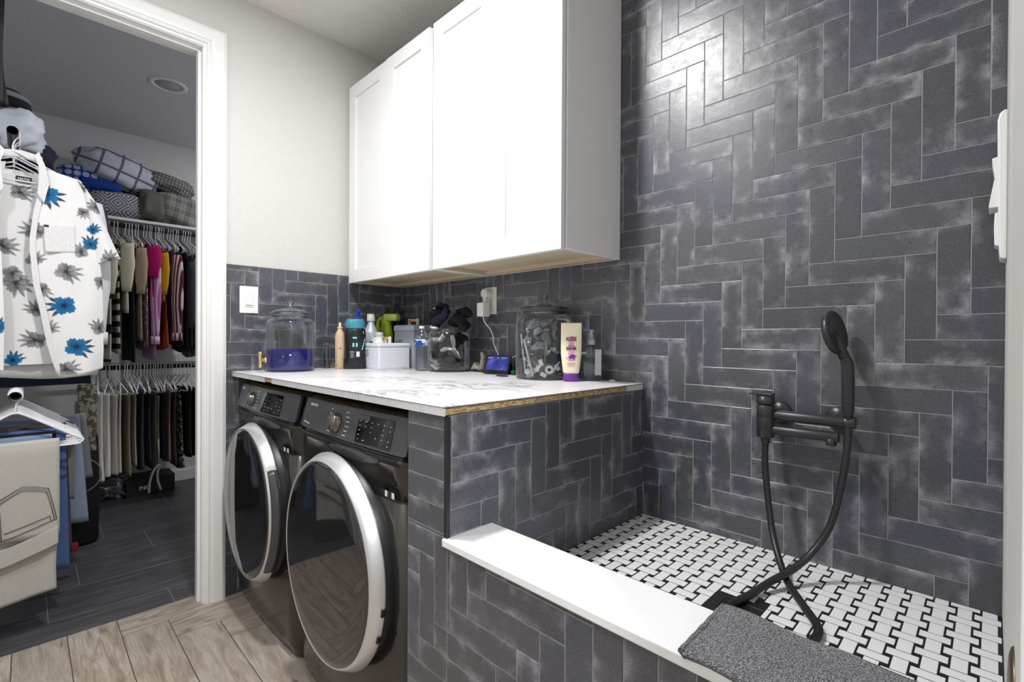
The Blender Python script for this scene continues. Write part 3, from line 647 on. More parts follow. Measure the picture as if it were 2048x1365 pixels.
# two little brass coloured pegs behind it
for i, (x, y, a) in enumerate(((.045, -.452, .5), (.040, -.438, 1.0))):
    o = MB().obox((0, 0, .006), (1, 0, .1), (0, 1, 0), (0, 0, 1), .004, .024, .004).obox((.0, .004, .013), (1, 0, .1), (0, 1, .22), (0, 0, 1), .004, .024, .003).build('clothes_peg', plain('worn wood peg', sr(176, 140, 84), .6)); o.location = (x, y, TOP); o.rotation_euler = (0, 0, a)
    tag(o, ['small tan clothes peg lying behind the drinks dispenser, nearer one', 'small tan clothes peg lying behind the drinks dispenser, farther one'][i], 'clothes peg', 'pegs behind the dispenser')
# peach bottle
b = thing('drinking_bottle', 'slim peach bottle with speckles and narrow cap beside the black bottle', 'bottle', (.140, -.442, TOP))
MB().lathe([(0, 0), (.021, 0), (.0235, .004), (.0240, .10), (.0240, .160), (.021, .178), (.014, .192), (.0115, .198), (.0115, .212)], n=28).build('bottle_body', cloth('peach speckle', sr(226, 200, 168), sr(150, 120, 100), 'blotch', 55, rough=.4, th=.66), b)
MB().lathe([(.0135, 0), (.0135, .006), (.006, .008), (.0055, .026), (.003, .030), (0, .030)], (0, 0, .205), 20).build('bottle_cap', plain('peach cap', sr(232, 214, 190), .4), b)
o = MB().lathe([(0, 0), (.020, 0), (.021, .003), (.021, .11), (.014, .125), (.010, .130), (0, .131)], n=24).build('clear_bottle', PET, loc=(.060, -.475, TOP)); tag(o, 'small clear plastic bottle peeking out behind the peach bottle', 'bottle')
# black scent booster bottle
BLKL = plain('black label plastic', sr(30, 30, 33), .3); TEAL = plain('teal cap plastic', sr(66, 150, 172), .3); TEAL2 = plain('mint print', sr(120, 205, 200), .4)
b = thing('laundry_bottle', 'black contoured laundry bottle with teal cap and mint markings', 'bottle', (.190, -.385, TOP), R(62))
pr = [(0, 0), (.050, 0), (.055, .005), (.054, .04), (.047, .085), (.0465, .10), (.051, .14), (.053, .17), (.050, .195), (.045, .203)]
MB().lathe(pr, n=40, sy=.62).build('bottle_body', BLKL, b)
MB().lathe([(.042, 0), (.047, .004), (.047, .030), (.043, .043), (.039, .049), (.030, .045), (0, .044)], (0, 0, .203), 40, sy=.68).build('bottle_cap', TEAL, b)
FY = lambda z: -.0335
m = MB(); [m.prism(rrect(x0, x1, z0, z1, .006, 4), lambda a, c, dd: V3((a, -.62*math.sqrt(max(0, .0512**2-a*a*1.02))-.0014-dd, c)), 0, .0006) for x0, x1, z0, z1 in ((-.013, .010, .152, .162), (-.013, -.003, .110, .133), (.003, .013, .110, .133))]; m.build('label_print', TEAL2, b)
m = MB(); m.prism(rrect(.006, .022, .062, .088, .001, 2), lambda a, c, dd: V3((a, -.62*math.sqrt(max(0, .0530**2-a*a))-.0002-dd, c)), 0, .0006); rg = random.Random(2)
for i in range(5): m.obox((-.014, -.62*.0500-.0012, .088-i*.007), (1, 0, 0), (0, 1, 0), (0, 0, 1), .010*rg.uniform(.7, 1), .0003, .0009)
m.build('label_text_lines', INK, b)
MB().tube(spline([(.038, -.019, .190), (.043, -.014, .15), (.038, -.018, .115), (.033, -.022, .095)], 6), .0032, 8).build('side_stripe', TEAL2, b)
# blue trigger bottle behind
BLU = plain('cobalt plastic', sr(48, 62, 190), .3)
b = thing('spray_bottle', 'clear blue bottle with tall cobalt trigger top behind the black bottle', 'spray bottle', (.075, -.312, TOP))
MB().lathe([(0, 0), (.032, 0), (.034, .004), (.034, .15), (.024, .185), (.014, .205), (.014, .235)], n=28).build('bottle_body', plain('pale blue plastic', sr(150, 190, 226), .25), b)
MB().lathe([(.016, 0), (.0165, .018), (.011, .022), (.010, .05)], (0, 0, .232), 20).box(-.010, .012, -.009, .009, .268, .306).box(-.010, .026, -.006, .006, .292, .304).build('trigger_head', BLU, b, bevel=.004)
# silver bottle
b = thing('fabric_softener', 'pearly silver detergent bottle with wide shoulder and grey cap', 'bottle', (.112, -.255, TOP))
MB().lathe([(0, 0), (.044, 0), (.048, .006), (.050, .10), (.048, .15), (.038, .195), (.022, .225), (.018, .235), (.018, .248)], n=32, sy=.9).build('bottle_body', plain('pearl silver plastic', sr(190, 198, 208), .25, .2), b)
MB().lathe([(.021, 0), (.022, .003), (.019, .04), (0, .041)], (0, 0, .245), 24).build('bottle_cap', plain('light grey cap', sr(205, 205, 205), .4), b)
# white jug with black label behind the small tin
b = thing('detergent_jug', 'small white jug with round black label behind the little white tin', 'jug', (.165, -.235, TOP))
MB().lathe([(0, 0), (.043, 0), (.046, .004), (.046, .125), (.038, .15), (.022, .160), (.020, .165)], n=28).build('jug_body', WP, b); MB().lathe([(.0215, 0), (.022, .003), (.020, .022), (0, .023)], (0, 0, .165), 24).build('jug_cap', plain('light grey cap', sr(205, 205, 205), .4), b)
m = MB().lathe([(0, 0), (.017, 0), (.017, .001), (0, .001)], (.0, -.0465, .124), 24, M=Matrix.Rotation(PI/2, 4, 'X')); m.build('jug_label', BLKL, b)
# white-and-amber trigger bottle
b = thing('spray_bottle', 'white trigger spray bottle with amber contents beside the green bottle', 'spray bottle', (.018, -.120, TOP))
MB().lathe([(0, 0), (.034, 0), (.036, .004), (.036, .14), (.026, .175), (.014, .195)], n=28).build('bottle_body', plain('amber plastic', sr(196, 168, 40), .25), b)
MB().lathe([(.016, 0), (.016, .03), (.010, .036)], (0, 0, .195), 18).box(-.036, .030, -.010, .010, .232, .262).obox((-.028, 0, .218), (1, 0, .8), (0, 1, 0), (-.8, 0, 1), .004, .006, .026).build('trigger_head', plain('milky plastic', sr(200, 204, 208), .35), b, bevel=.004)
GRN = plain('lime green plastic', sr(158, 182, 30), .28); GRN2 = plain('pale lime cap', sr(186, 206, 90), .35)
b = thing('cleaner_bottle', 'lime green bottle with pale lime cap behind the tins', 'bottle', (.075, -.140, TOP), R(20))
MB().lathe([(0, 0), (.040, 0), (.044, .005), (.044, .17), (.036, .215), (.030, .235), (.030, .260)], n=28, sy=.7).build('bottle_body', GRN, b)
MB().loft([[V3((a, c, z)) for a, c in rrect(-.040*f+.03, .055*f+.03, -.022*f, .022*f, .012, 4)] for z, f in ((.252, .9), (.256, 1), (.282, 1), (.290, .9), (.291, .6))]).build('bottle_cap', GRN2, b)
MB().tube(spline([(-.042, 0, .17), (-.055, 0, .20), (-.058, 0, .235), (-.045, 0, .262), (-.02, 0, .268)], 6), .012, 12).build('bottle_handle', GRN, b)
b = MB().lathe([(0, 0), (.026, 0), (.028, .004), (.028, .22), (.018, .26), (.013, .28), (.0, .281)], n=24); b.cm = 1; b.lathe([(.014, 0), (.015, .004), (.014, .045), (0, .046)], (0, 0, .281), 20)
tag(b.build('dark_bottle', [plain('navy bottle', sr(26, 34, 52), .3), plain('petrol cap', sr(40, 66, 92), .35)], loc=(.052, -.055, TOP)), 'tall dark navy bottle rising behind the lime green cap', 'bottle')
# enamel storage tins
def tin(name, label, cx, cy, hx, hy, h, colr, rotz, txt, ts, ribs, hs):
    t = thing(name, label, 'tin', (cx, cy, TOP), R(rotz)); e = plain(name+' enamel '+str(h), colr, .32); r = .010
    ring = lambda k, z: [V3((a, b_, z)) for a, b_ in rrect(-hx+k, hx-k, -hy+k, hy-k, r, 5)]
    rings = [ring(.002, 0), ring(0, .002)]
    if ribs:
        z = .012
        while z < h*.82: rings += [ring(0, z), ring(-.0008, z+.002), ring(0, z+.004)]; z += .0105
    rings += [ring(0, h*.86)]; MB().loft(rings).build('box', e, t)
    MB().loft([ring(-.0022, h*.865), ring(-.0028, h*.87), ring(-.0028, h*.965), ring(-.0010, h*.985), ring(.004, h), ring(hx*.8, h)]).build('lid', e, t)
    hd = MB(); bx = hs*.036; zz = h
    for s_ in (-1, 1): hd.prism([(-.008*hs, 0), (.008*hs, 0), (.008*hs, .028*hs), (.005*hs, .034*hs), (-.005*hs, .034*hs), (-.008*hs, .028*hs)], lambda a, c, dd, s_=s_: V3((s_*(bx+dd), a, zz+c)), 0, .0012)
    hd.build('handle_bracket', plain('white enamel metal', sr(238, 238, 236), .3), t)
    MB().tube([V3((-bx, 0, zz+.024*hs)), V3((bx, 0, zz+.024*hs))], .0075*hs, 14).build('wooden_grip', plain('light wood grip', sr(206, 160, 84), .5), t)
    ik = plain('grey lettering', sr(96, 98, 104), .6)
    if hs < 1.03:
        for k in range(4): MB().box(-hx*.66+.006*(k % 2), -hx*.18-.005*(k % 2), -hy-.0016, -hy-.0008, h*.70-k*.009, h*.70-k*.009+.0022).build('faint_caption', ik, t)
    for k, line in enumerate(txt): text('lettering', line, ts, ik, (-hx*.42, -hy-.0012, h*.62-k*ts*1.35), (1, 0, 0), (0, 0, 1), t, .0, sx=.75)
    return t
tin('storage_tin', 'tall grey enamel laundry tin with wooden handle against the back wall', .278, -.096, .092, .064, .226, sr(168, 171, 182), 0, ['LAUNDRY', 'DETERGENT'], .021, False, 1.05)
tin('storage_tin', 'low white ribbed enamel tin with wooden handle in front', .276, -.258, .092, .086, .131, sr(226, 230, 240), -4, [], .011, True, 1.0)
# water bottle
b = thing('water_bottle', 'clear plastic water bottle with white cap and blue label', 'bottle', (.520, -.208, TOP))
rb = [(0, .002), (.029, .0), (.0335, .006)]
for i in range(6): rb += [(.0345, .012+i*.017), (.0325, .0205+i*.017)]
rb += [(.0345, .116), (.0345, .150), (.032, .160), (.021, .183), (.0125, .194), (.0115, .205)]
MB().lathe(rb, n=36).build('bottle_body', PET, b); MB().lathe([(.013, 0), (.0135, .001), (.0132, .012), (0, .0125)], (0, 0, .203), 24).build('bottle_cap', WP, b)
MB().lathe([(.0349, .120), (.0351, .121), (.0351, .150), (.0346, .152)], n=36).build('label', cloth('blue white label', sr(228, 234, 242), sr(44, 92, 170), 'blotch', 26, rough=.4, th=.5), b)
m = MB(); an = math.atan2(-.95, .62); m.prism([(-.010, 0), (.010, 0), (.003, .016), (-.003, .016)], lambda a, c, dd: V3(((.0356+dd)*math.cos(an+a/.035), (.0356+dd)*math.sin(an+a/.035), .124+c)), 0, .0004); m.build('label_badge', plain('navy badge', sr(34, 50, 120), .4), b)
# sock jar
b = thing('glass_jar', 'open glass jar stuffed with black and grey socks', 'jar', (.640, -.135, TOP))
MB().lathe([(0, .004), (.090, .004), (.097, .010), (.099, .020), (.099, .165), (.094, .185), (.083, .193), (.086, .200)], n=44).build('jar_glass', GL, b); MB().lathe([(0, 0), (.090, 0), (.096, .003), (.096, .006), (0, .006)], n=44).build('jar_base', GLT, b)
SOCK = {'black': cloth('black knit', sr(30, 30, 36)), 'navy': cloth('navy knit', sr(40, 40, 62)), 'grey': cloth('grey knit', sr(196, 194, 190)), 'white': cloth('white knit', sr(228, 228, 228)), 'charcoal': cloth('charcoal knit', sr(66, 66, 72)), 'beige': cloth('beige knit', sr(186, 180, 170))}
def sock(kind, pts, r, name='sock', label='', fl=.55):
    rg = random.Random(len(label)*7+int(pts[0][0]*1000)); P = spline(pts, 7); n = len(P); m = MB()
    m.tube(P, [r*(.55+.6*math.sin(PI*(i+1.2)/(n+1.6))**.6+.10*rg.uniform(-1, 1)) for i in range(n)], 14, flat=fl)
    for i in range(len(m.v)):
        v = V3(m.v[i]); m.v[i] = tuple(v+V3((noise.noise(v*38), noise.noise(v*38+V3((5, 0, 0))), noise.noise(v*38+V3((0, 9, 0)))))*r*.45)
    return tag(m.build(name, SOCK[kind]), label, 'sock', 'socks in the open glass jar')
jx, jy, jz = .640, -.135, TOP
sk_ = [('black', [(-.07, -.01, .045), (-.02, -.05, .08), (.04, -.045, .06), (.07, 0, .05)], .030, 'black sock bunched in the lower middle of the sock jar'),
 ('charcoal', [(.0, -.055, .03), (.03, -.06, .08), (.035, -.055, .12), (.0, -.05, .15)], .026, 'charcoal sock standing against the front glass of the sock jar'),
 ('beige', [(-.055, -.055, .075), (-.035, -.068, .060), (.0, -.075, .045), (.015, -.073, .03)], .018, 'beige sock pressed to the glass low on the left of the sock jar'),
 ('white', [(-.06, -.05, .022), (-.03, -.072, .030), (.005, -.078, .022), (.02, -.07, .018)], .013, 'white sock end folded at the bottom of the sock jar'),
 ('grey', [(-.078, -.035, .095), (-.060, -.052, .135), (-.02, -.074, .150), (.03, -.077, .150), (.045, -.070, .165)], .017, 'pale grey sock arching across the upper front of the sock jar'),
 ('grey', [(.085, .0, .065), (.078, -.03, .10), (.075, -.035, .14), (.070, -.04, .17)], .015, 'pale grey sock hanging down the right side inside the sock jar'),
 ('white', [(.030, -.072, .095), (.055, -.062, .108), (.078, -.035, .105)], .014, 'white ribbed cuff crossing the right side of the sock jar'),
 ('navy', [(-.05, .0, .10), (0, -.02, .13), (.05, .01, .12)], .036, 'navy sock filling the middle of the sock jar'),
 ('black', [(-.05, .03, .14), (0, .04, .16), (.06, .04, .15)], .034, 'black sock at the back of the sock jar below the rim'),
 ('black', [(-.085, -.02, .232), (-.05, -.045, .262), (-.01, -.05, .275), (.02, -.04, .250)], .030, 'black sock heaped on the left above the jar rim'),
 ('navy', [(-.03, -.060, .215), (.01, -.065, .245), (.035, -.05, .270), (.03, -.03, .290)], .026, 'dark navy sock ball on the front of the heap above the jar rim'),
 ('black', [(-.06, -.02, .285), (-.03, -.03, .312), (.01, -.03, .305)], .020, 'black sock tip curling up at the very top of the heap'),
 ('black', [(.035, .0, .225), (.075, -.01, .250), (.095, 0, .235), (.10, .02, .20)], .034, 'black fuzzy sock bulging over the right rim of the jar'),
 ('black', [(.02, .03, .23), (.05, .03, .275), (.085, .03, .285), (.10, .02, .26)], .026, 'black sock on top of the right side of the heap'),
 ('white', [(-.100, -.02, .205), (-.075, -.045, .212), (-.04, -.068, .210), (.0, -.078, .203)], .011, 'white sock cuff hooked over the left rim of the jar'),
 ('white', [(-.055, -.050, .300), (-.035, -.060, .286), (-.012, -.066, .278)], .006, 'thin white sock stripe near the top of the heap')]
for k, P, r, lb in sk_: sock(k, [(jx+p[0], jy+p[1], jz+p[2]) for p in P], r, 'sock', lb)
o = sock('beige', [(.742, -.075, TOP+.014), (.760, -.072, TOP+.030), (.785, -.066, TOP+.024), (.800, -.060, TOP+.030), (.800, -.058, TOP+.068), (.792, -.056, TOP+.088)], .020, 'sock', 'loose beige sock standing crumpled between the sock jar and the small screen'); del o['group']
# smart display
sd = thing('smart_display', 'small black smart screen with blue picture leaning back on the counter', 'screen', (.938, -.095, TOP), R(16))
tilt = R(24); ux = V3((1, 0, 0)); uz = V3((0, math.sin(tilt), math.cos(tilt))); un_ = V3((0, -math.cos(tilt), math.sin(tilt)))
def SP(a, b_, dd=0): return ux*a+uz*b_+un_*dd+V3((0, -.030, .004))
def slab(name, x0, x1, z0, z1, r, d0, d1, mat_): return MB().loft([[SP(a, c, d0) for a, c in rrect(x0, x1, z0, z1, r, 4)], [SP(a, c, d1) for a, c in rrect(x0, x1, z0, z1, r, 4)]], smooth=False).build(name, mat_, sd, bevel=.0008)
slab('bezel', -.064, .064, 0, .086, .006, -.006, .001, GLOSS)
scm = NT('blue screen picture'); c = scm.coord(); nn_ = scm.noise(scm.mapping(c, scale=(1, 1, 1)), 26, 3, .6); scc = scm.ramp(nn_, [(.3, sr(28, 36, 110)), (.55, sr(60, 76, 190)), (.75, sr(130, 140, 220))]); scm.set((.01, .01, .02), .15); scm.put(scm.b.inputs['Emission Color'], scc); scm.b.inputs['Emission Strength'].default_value = .55
slab('screen', -.052, .056, .016, .080, .001, .0008, .0016, scm.m)
m = MB()
for a, w_, b_ in ((-.040, .010, .073), (.030, .013, .073), (.0, .004, .073)): m.obox(SP(a, b_, .002), ux, uz, un_, w_, .0012, .0002)
m.build('screen_caption', INK, sd)
MB().loft([[V3((a, c, z)) for a, c in rrect(-.05*f, .05*f, -.018*f+.030, .050*f+.024, .015, 5)] for z, f in ((.001, 1), (.03, .95), (.048, .75), (.058, .4))]).build('speaker_base', cloth('black mesh fabric', sr(30, 30, 33)), sd)
tg = thing('green_bobble', 'tiny green pompom with a stalk beside the small screen', 'pompom', (1.018, -.080, TOP))
MB().lathe([(0, 0), (.008, .002), (.012, .009), (.012, .015), (.007, .021), (0, .023)], n=16).build('pompom', cloth('green felt', sr(24, 110, 52)), tg); MB().tube([V3((0, 0, .02)), V3((-.003, 0, .035)), V3((-.002, .002, .05))], .0012, 6).build('stalk', plain('grey stem', sr(120, 130, 120), .5), tg)
o = MB().lathe([(.0, 0), (.030, 0), (.032, .002), (.030, .004), (0, .0035)], n=32, sy=.55).build('coaster', DARKP, loc=(1.040, -.170, TOP)); tag(o, 'flat black oval tray on the counter just left of the big jar', 'tray')
# big jar of odds and ends
JC = V3((1.222, -.115, TOP)); jr = .112
b = thing('glass_jar', 'large lidded glass jar full of pens, tags and small odds and ends', 'jar', JC)
MB().lathe(jarprof(jr, .268), n=56).build('jar_glass', GL, b); MB().lathe([(0, 0), (jr*.92, 0), (jr*.98, .004), (jr*.98, .008), (0, .008)], n=56).build('jar_base', GLT, b)
MB().lathe(lid(.100, 0), (0, 0, .268), 44).build('glass_lid', GLT, b); MB().lathe([(.086, .0), (.088, .002), (.088, .018), (.086, .020)], (0, 0, .252), 44).build('lid_rim', GLT, b)
# direction from the jar towards the camera and sideways
tc = (CAM-JC); tc.z = 0; tc.normalize(); sd_ = V3((-tc.y, tc.x, 0))
if sd_.dot(rt) < 0: sd_ = -sd_
J = lambda a, dpt, z: JC+sd_*a+tc*dpt+V3((0, 0, z))
rg = random.Random(11)
G = 'odds and ends in the large glass jar'
def put(o, lb, cat): return tag(o, lb, cat, G)
pen_m = [plain('white pen', sr(226, 226, 230), .35), plain('grey pen', sr(150, 154, 162), .3), plain('brown pencil', sr(150, 122, 96), .5), plain('blue pen', sr(60, 84, 130), .35)]
pens = [((-.072, .052, .035), (-.090, .035, .175), .0040, 0, 'white pen leaning at the far left inside the large jar'), ((-.040, .080, .012), (-.078, .055, .155), .0045, 0, 'white pen slanting down the left front of the large jar'), ((.002, .085, .055), (.008, .072, .185), .0030, 2, 'thin brown stick standing upright in the middle of the large jar'),
        ((.040, .055, .15), (.020, .05, .225), .0035, 1, 'grey pen top poking up right of centre in the large jar'), ((-.045, .082, .080), (-.005, .084, .012), .0040, 2, 'tan pencil stub lying low in the large jar'), ((-.060, .060, .09), (-.045, .05, .20), .0035, 1, 'grey pen behind the slanting white one in the large jar'),
        ((.030, .092, .030), (.060, .075, .070), .0050, 0, 'stubby white tube low on the right of the large jar'), ((.010, .080, .095), (.006, .080, .155), .0045, 1, 'grey cap pen in the upper middle of the large jar')]
for a, c, r, k, lb in pens: put(MB().tube([J(*a), J(*a).lerp(J(*c), .5), J(*c)], [r, r, r*.8], 10).build('pen', pen_m[k]), lb, 'pen')
def disc(cn, nrm_, r, th_, mat_, name, lb, hole=0):
    q = V3(nrm_).normalized().to_track_quat('Z', 'Y').to_matrix().to_4x4(); pr_ = [(hole, -th_), (r, -th_), (r, th_), (hole, th_)] if not hole else [(hole, -th_), (r, -th_), (r, th_), (hole, th_), (hole, -th_)]
    put(MB().lathe(pr_, cn, 24, M=q).build(name, mat_), lb, name.replace('_', ' '))
disc(J(.020, .095, .040), tc+V3((0, 0, .25)), .0165, .004, WP, 'thread_roll', 'white roll with a dark hole at the bottom of the large jar', .007)
disc(J(.020, .092, .040), tc+V3((0, 0, .25)), .0075, .003, DARKP, 'black_disc', 'black disc inside the white roll in the large jar')
for i, (a, z) in enumerate(((-.062, .030), (-.050, .022), (-.040, .034), (-.056, .012))): disc(J(a, .070-.004*i, z), tc*.8+V3((.1*i, 0, .6)), .013, .0025, WP, 'button', ['white button in the lower left pile of the large jar, topmost', 'white button in the lower left pile, second one down', 'white button in the lower left pile, right one', 'white button in the lower left pile, lowest'][i])
for i, (a, dd, z, r) in enumerate(((-.074, .045, .078, .009), (-.060, .060, .070, .007), (-.058, .062, .056, .0065), (.022, .060, .150, .008), (.040, .062, .118, .008), (.060, .060, .020, .008))):
    put(MB().lathe([(0, -r), (r*.7, -r*.7), (r, 0), (r*.7, r*.7), (0, r)], J(a, dd, z), 14).build('bead', plain(['white bead', 'mint bead'][i % 2], [sr(226, 230, 228), sr(140, 190, 164)][i % 2], .3)), ['white bead at the far left of the large jar', 'mint bead near the left glass of the large jar', 'white bead just under the mint one in the large jar', 'mint bead high in the middle of the large jar', 'white bead right of the comb in the large jar', 'mint bead at the bottom right of the large jar'][i], 'bead')
tags_ = [(-.012, .090, .066, .3), (-.024, .088, .045, -.5), (.050, .080, .048, .6), (-.002, .086, .020, 1.1), (.012, .070, .105, -.7)]
for i, (a, dd, z, an) in enumerate(tags_):
    u2 = (sd_*math.cos(an)+V3((0, 0, 1))*math.sin(an)); v2 = (V3((0, 0, 1))*math.cos(an)-sd_*math.sin(an)); put(MB().obox(J(a, dd, z), u2, v2, tc, .0075, .012, .0015).build('paper_tag', WP), ['white paper tag above the roll in the large jar', 'white paper tag tilted left of the roll in the large jar', 'white paper tag right of the roll in the large jar', 'white paper tag under the roll at the very bottom of the large jar', 'white paper tag above the blue brush in the large jar'][i], 'tag')
put(MB().obox(J(.028, .060, .118), sd_-V3((0, 0, .55)), tc, sd_*.55+V3((0, 0, 1)), .034, .008, .007).build('comb', plain('grey comb', sr(150, 156, 168), .4), bevel=.004), 'grey comb lying diagonally in the large jar', 'comb')
put(MB().obox(J(.034, .050, .088), sd_-V3((0, 0, .35)), tc, sd_*.35+V3((0, 0, 1)), .038, .012, .020).build('brush', cloth('blue bristles', sr(50, 68, 98)), bevel=.006), 'slate blue brush below the comb in the large jar', 'brush')
put(MB().obox(J(-.005, .020, .040), sd_, tc, (0, 0, 1), .060, .035, .030).build('cloth_bundle', cloth('slate rag', sr(120, 128, 140)), bevel=.02), 'slate grey rag bundle at the bottom of the large jar', 'rag')
FILM = thin_glass('crinkled film', (.80, .82, .84), 1.6, .12)
bag = MB(); PP = []
for i in range(25):
    row = []
    for j in range(25):
        u, v = i/24, j/24; a = (u-.5)*.15-.012; z = .115+.115*v; row.append(J(a*(1-.35*v)+.018*noise.noise(V3((u*5, v*5, 1))), .050+.022*math.sin(u*PI)+.020*noise.noise(V3((u*4, v*4, 7))), z+.018*noise.noise(V3((u*4, v*4, 3)))))
    PP.append(row)
bag.grid(PP); put(bag.build('plastic_bag', FILM, solid=.0008), 'crumpled clear plastic bag in the top of the large jar', 'plastic bag')
PP = [[p+tc*-.012 for p in row] for row in PP]; m = MB(); m.grid(PP); put(m.build('tissue', cloth('pale tissue', sr(226, 228, 232)), solid=.001), 'pale crumpled tissue behind the plastic bag in the large jar', 'tissue')
# conditioner tube
CREAM = plain('cream plastic', sr(240, 228, 200), .35); PUR = plain('purple plastic', sr(104, 44, 142), .35); PINK = plain('pink print', sr(222, 150, 190), .5); BLKI = plain('black print', sr(40, 36, 44), .5)
at_ = thing('conditioner_tube', 'cream conditioner tube standing on its purple cap before the glass jar', 'tube', (1.378, -.142, TOP)); fa = (CAM-V3((1.378, -.142, TOP))); at_.rotation_euler = (0, 0, math.atan2(fa.y, fa.x)+PI/2)
rings = []
for z, hw, hd in ((.030, .028, .0185), (.036, .0305, .0195), (.07, .0345, .0162), (.10, .0380, .0133), (.15, .0382, .0085), (.19, .0380, .0046), (.212, .0378, .0025), (.216, .0378, .0012)): rings.append([V3((hw*math.copysign(abs(math.cos(2*PI*k/40))**.8, math.cos(2*PI*k/40)), hd*math.sin(2*PI*k/40), z)) for k in range(40)])
MB().loft(rings).build('tube_body', CREAM, at_); MB().lathe([(0, 0), (.027, 0), (.0295, .003), (.0300, .029), (.027, .031)], n=36, sy=.66).build('flip_cap', PUR, at_)
def yf(z): return -(.0195+(z-.036)/(.212-.036)*(.0025-.0195))-.0012
def slope_plate(poly, mat_, name, par=at_): return MB().prism(poly, lambda a, c, dd: V3((a, yf(c)-dd-.0006, c)), 0, .0003).build(name, mat_, par)
slope_plate([(-.011, .078), (.0115, .078), (.0095, .115), (.0075, .166), (-.0075, .166), (-.0095, .115)], PINK, 'pink_a_shape')
def stext(s_, size, z, mat_, b_=.0, sx=1): y0 = yf(z)-.0012; return text('lettering', s_, size, mat_, (0, y0, z), (1, 0, 0), (0, .0966, 1), at_, b_, sx=sx)
stext('AUSSIE', .0200, .156, BLKI, .0004, .62); stext('MIRACLE', .0060, .132, plain('dark pink print', sr(170, 60, 120), .5), .0001, .9); stext('REPAIR', .0150, .121, BLKI, .0005, .78); [slope_plate([(-w_, z_), (w_, z_), (w_, z_+.0016), (-w_, z_+.0016)], BLKI if z_ > .064 else PINK, 'caption_line') for w_, z_ in ((.016, .0660), (.012, .0610), (.014, .0575))]
kg = MB(); kg.prism([(-.024, .090), (-.018, .087), (-.010, .088), (-.004, .096), (.004, .101), (.012, .097), (.022, .094), (.012, .090), (.014, .083), (.007, .080), (.004, .087), (-.001, .083), (-.003, .080), (-.005, .088), (-.016, .085)], lambda a, c, dd: V3((a, yf(c)-dd-.0011, c)), 0, .0003); kg.build('kangaroo_mark', PUR, at_)
# hand sanitiser
hs_ = thing('pump_bottle', 'clear pump bottle of hand gel at the wall end of the counter', 'bottle', (1.408, -.058, TOP)); fa = CAM-V3((1.408, -.058, TOP)); hs_.rotation_euler = (0, 0, math.atan2(fa.y, fa.x)+PI/2)
ring = lambda hx, hy, z: [V3((a, c, z)) for a, c in rrect(-hx, hx, -hy, hy, .012 if hx > .015 else hx*.9, 5)]
MB().loft([ring(.036, .022, 0), ring(.039, .024, .003), ring(.0395, .0245, .10), ring(.037, .023, .115), ring(.024, .018, .127), ring(.013, .013, .131), ring(.012, .012, .138)]).build('bottle_body', PET, hs_)
MB().loft([ring(.0365, .022, .002), ring(.0370, .0225, .090)], smooth=True).build('clear_gel', thin_glass('clear gel', (.70, .76, .84), .5), hs_)
MB().lathe([(.0145, 0), (.015, .002), (.015, .020), (.009, .022), (.0085, .040), (.006, .042), (.0055, .052), (.009, .053), (.009, .056), (0, .057)], (0, 0, .135), 24).tube([V3((0, 0, .186)), V3((.008, .014, .187)), V3((.010, .030, .182))], .0042, 10).build('pump_head', plain('translucent pump', sr(178, 180, 184), .35), hs_)
MB().tube([V3((0, 0, .004)), V3((0, 0, .135))], .0042, 10).build('dip_tube', plain('milky tube', sr(150, 154, 160), .35), hs_)
MB().box(.014, .037, -.0262, -.0252, .014, .118).build('label', plain('grey label', sr(176, 176, 180), .5), hs_); MB().box(.014, .037, -.0268, -.0258, .010, .022).build('label_band', BLKI, hs_); MB().box(-.037, -.018, -.0262, -.0252, .100, .108).build('label', plain('grey label', sr(176, 176, 180), .5), hs_)
tag(MB().box(-.012, .012, -.005, .005, 0, .005).build('soap_chip', plain('cream soap', sr(214, 212, 200), .6), bevel=.002, loc=(1.478, -.022, TOP)), 'little cream scrap lying at the wall behind the pump bottle', 'scrap')

# ------------------------------------------------------------------ moulded white unit on the right wall
ru = thing('wall_unit', 'white moulded plastic unit with wedge shaped levers on the right wall', 'wall unit', (XR, -.07, 1.505))
m = MB(); m.prism([(0, -.145), (-.010, -.143), (-.012, -.128), (-.014, -.04), (-.016, .150), (-.012, .166), (-.006, .170), (0, .170)], lambda a, c, dd: V3((a, dd, c)), -.045, .045); m.build('housing', WP, ru, bevel=.003)
m = MB(); m.prism([(-.010, .078), (-.024, .074), (-.019, .030), (-.010, .024)], lambda a, c, dd: V3((a, dd, c)), -.032, .032); m.build('upper_lever', WP, ru, bevel=.001)
m = MB(); m.prism([(-.010, .026), (-.020, .028), (-.028, -.026), (-.028, -.032), (-.010, -.032)], lambda a, c, dd: V3((a, dd, c)), -.036, .036); m.build('lower_lever', WP, ru, bevel=.001)
m = MB(); m.prism([(-.010, -.040), (-.019, -.044), (-.020, -.075), (-.019, -.112), (-.010, -.116)], lambda a, c, dd: V3((a, dd, c)), -.030, .030); m.build('catch', WP, ru, bevel=.0015)

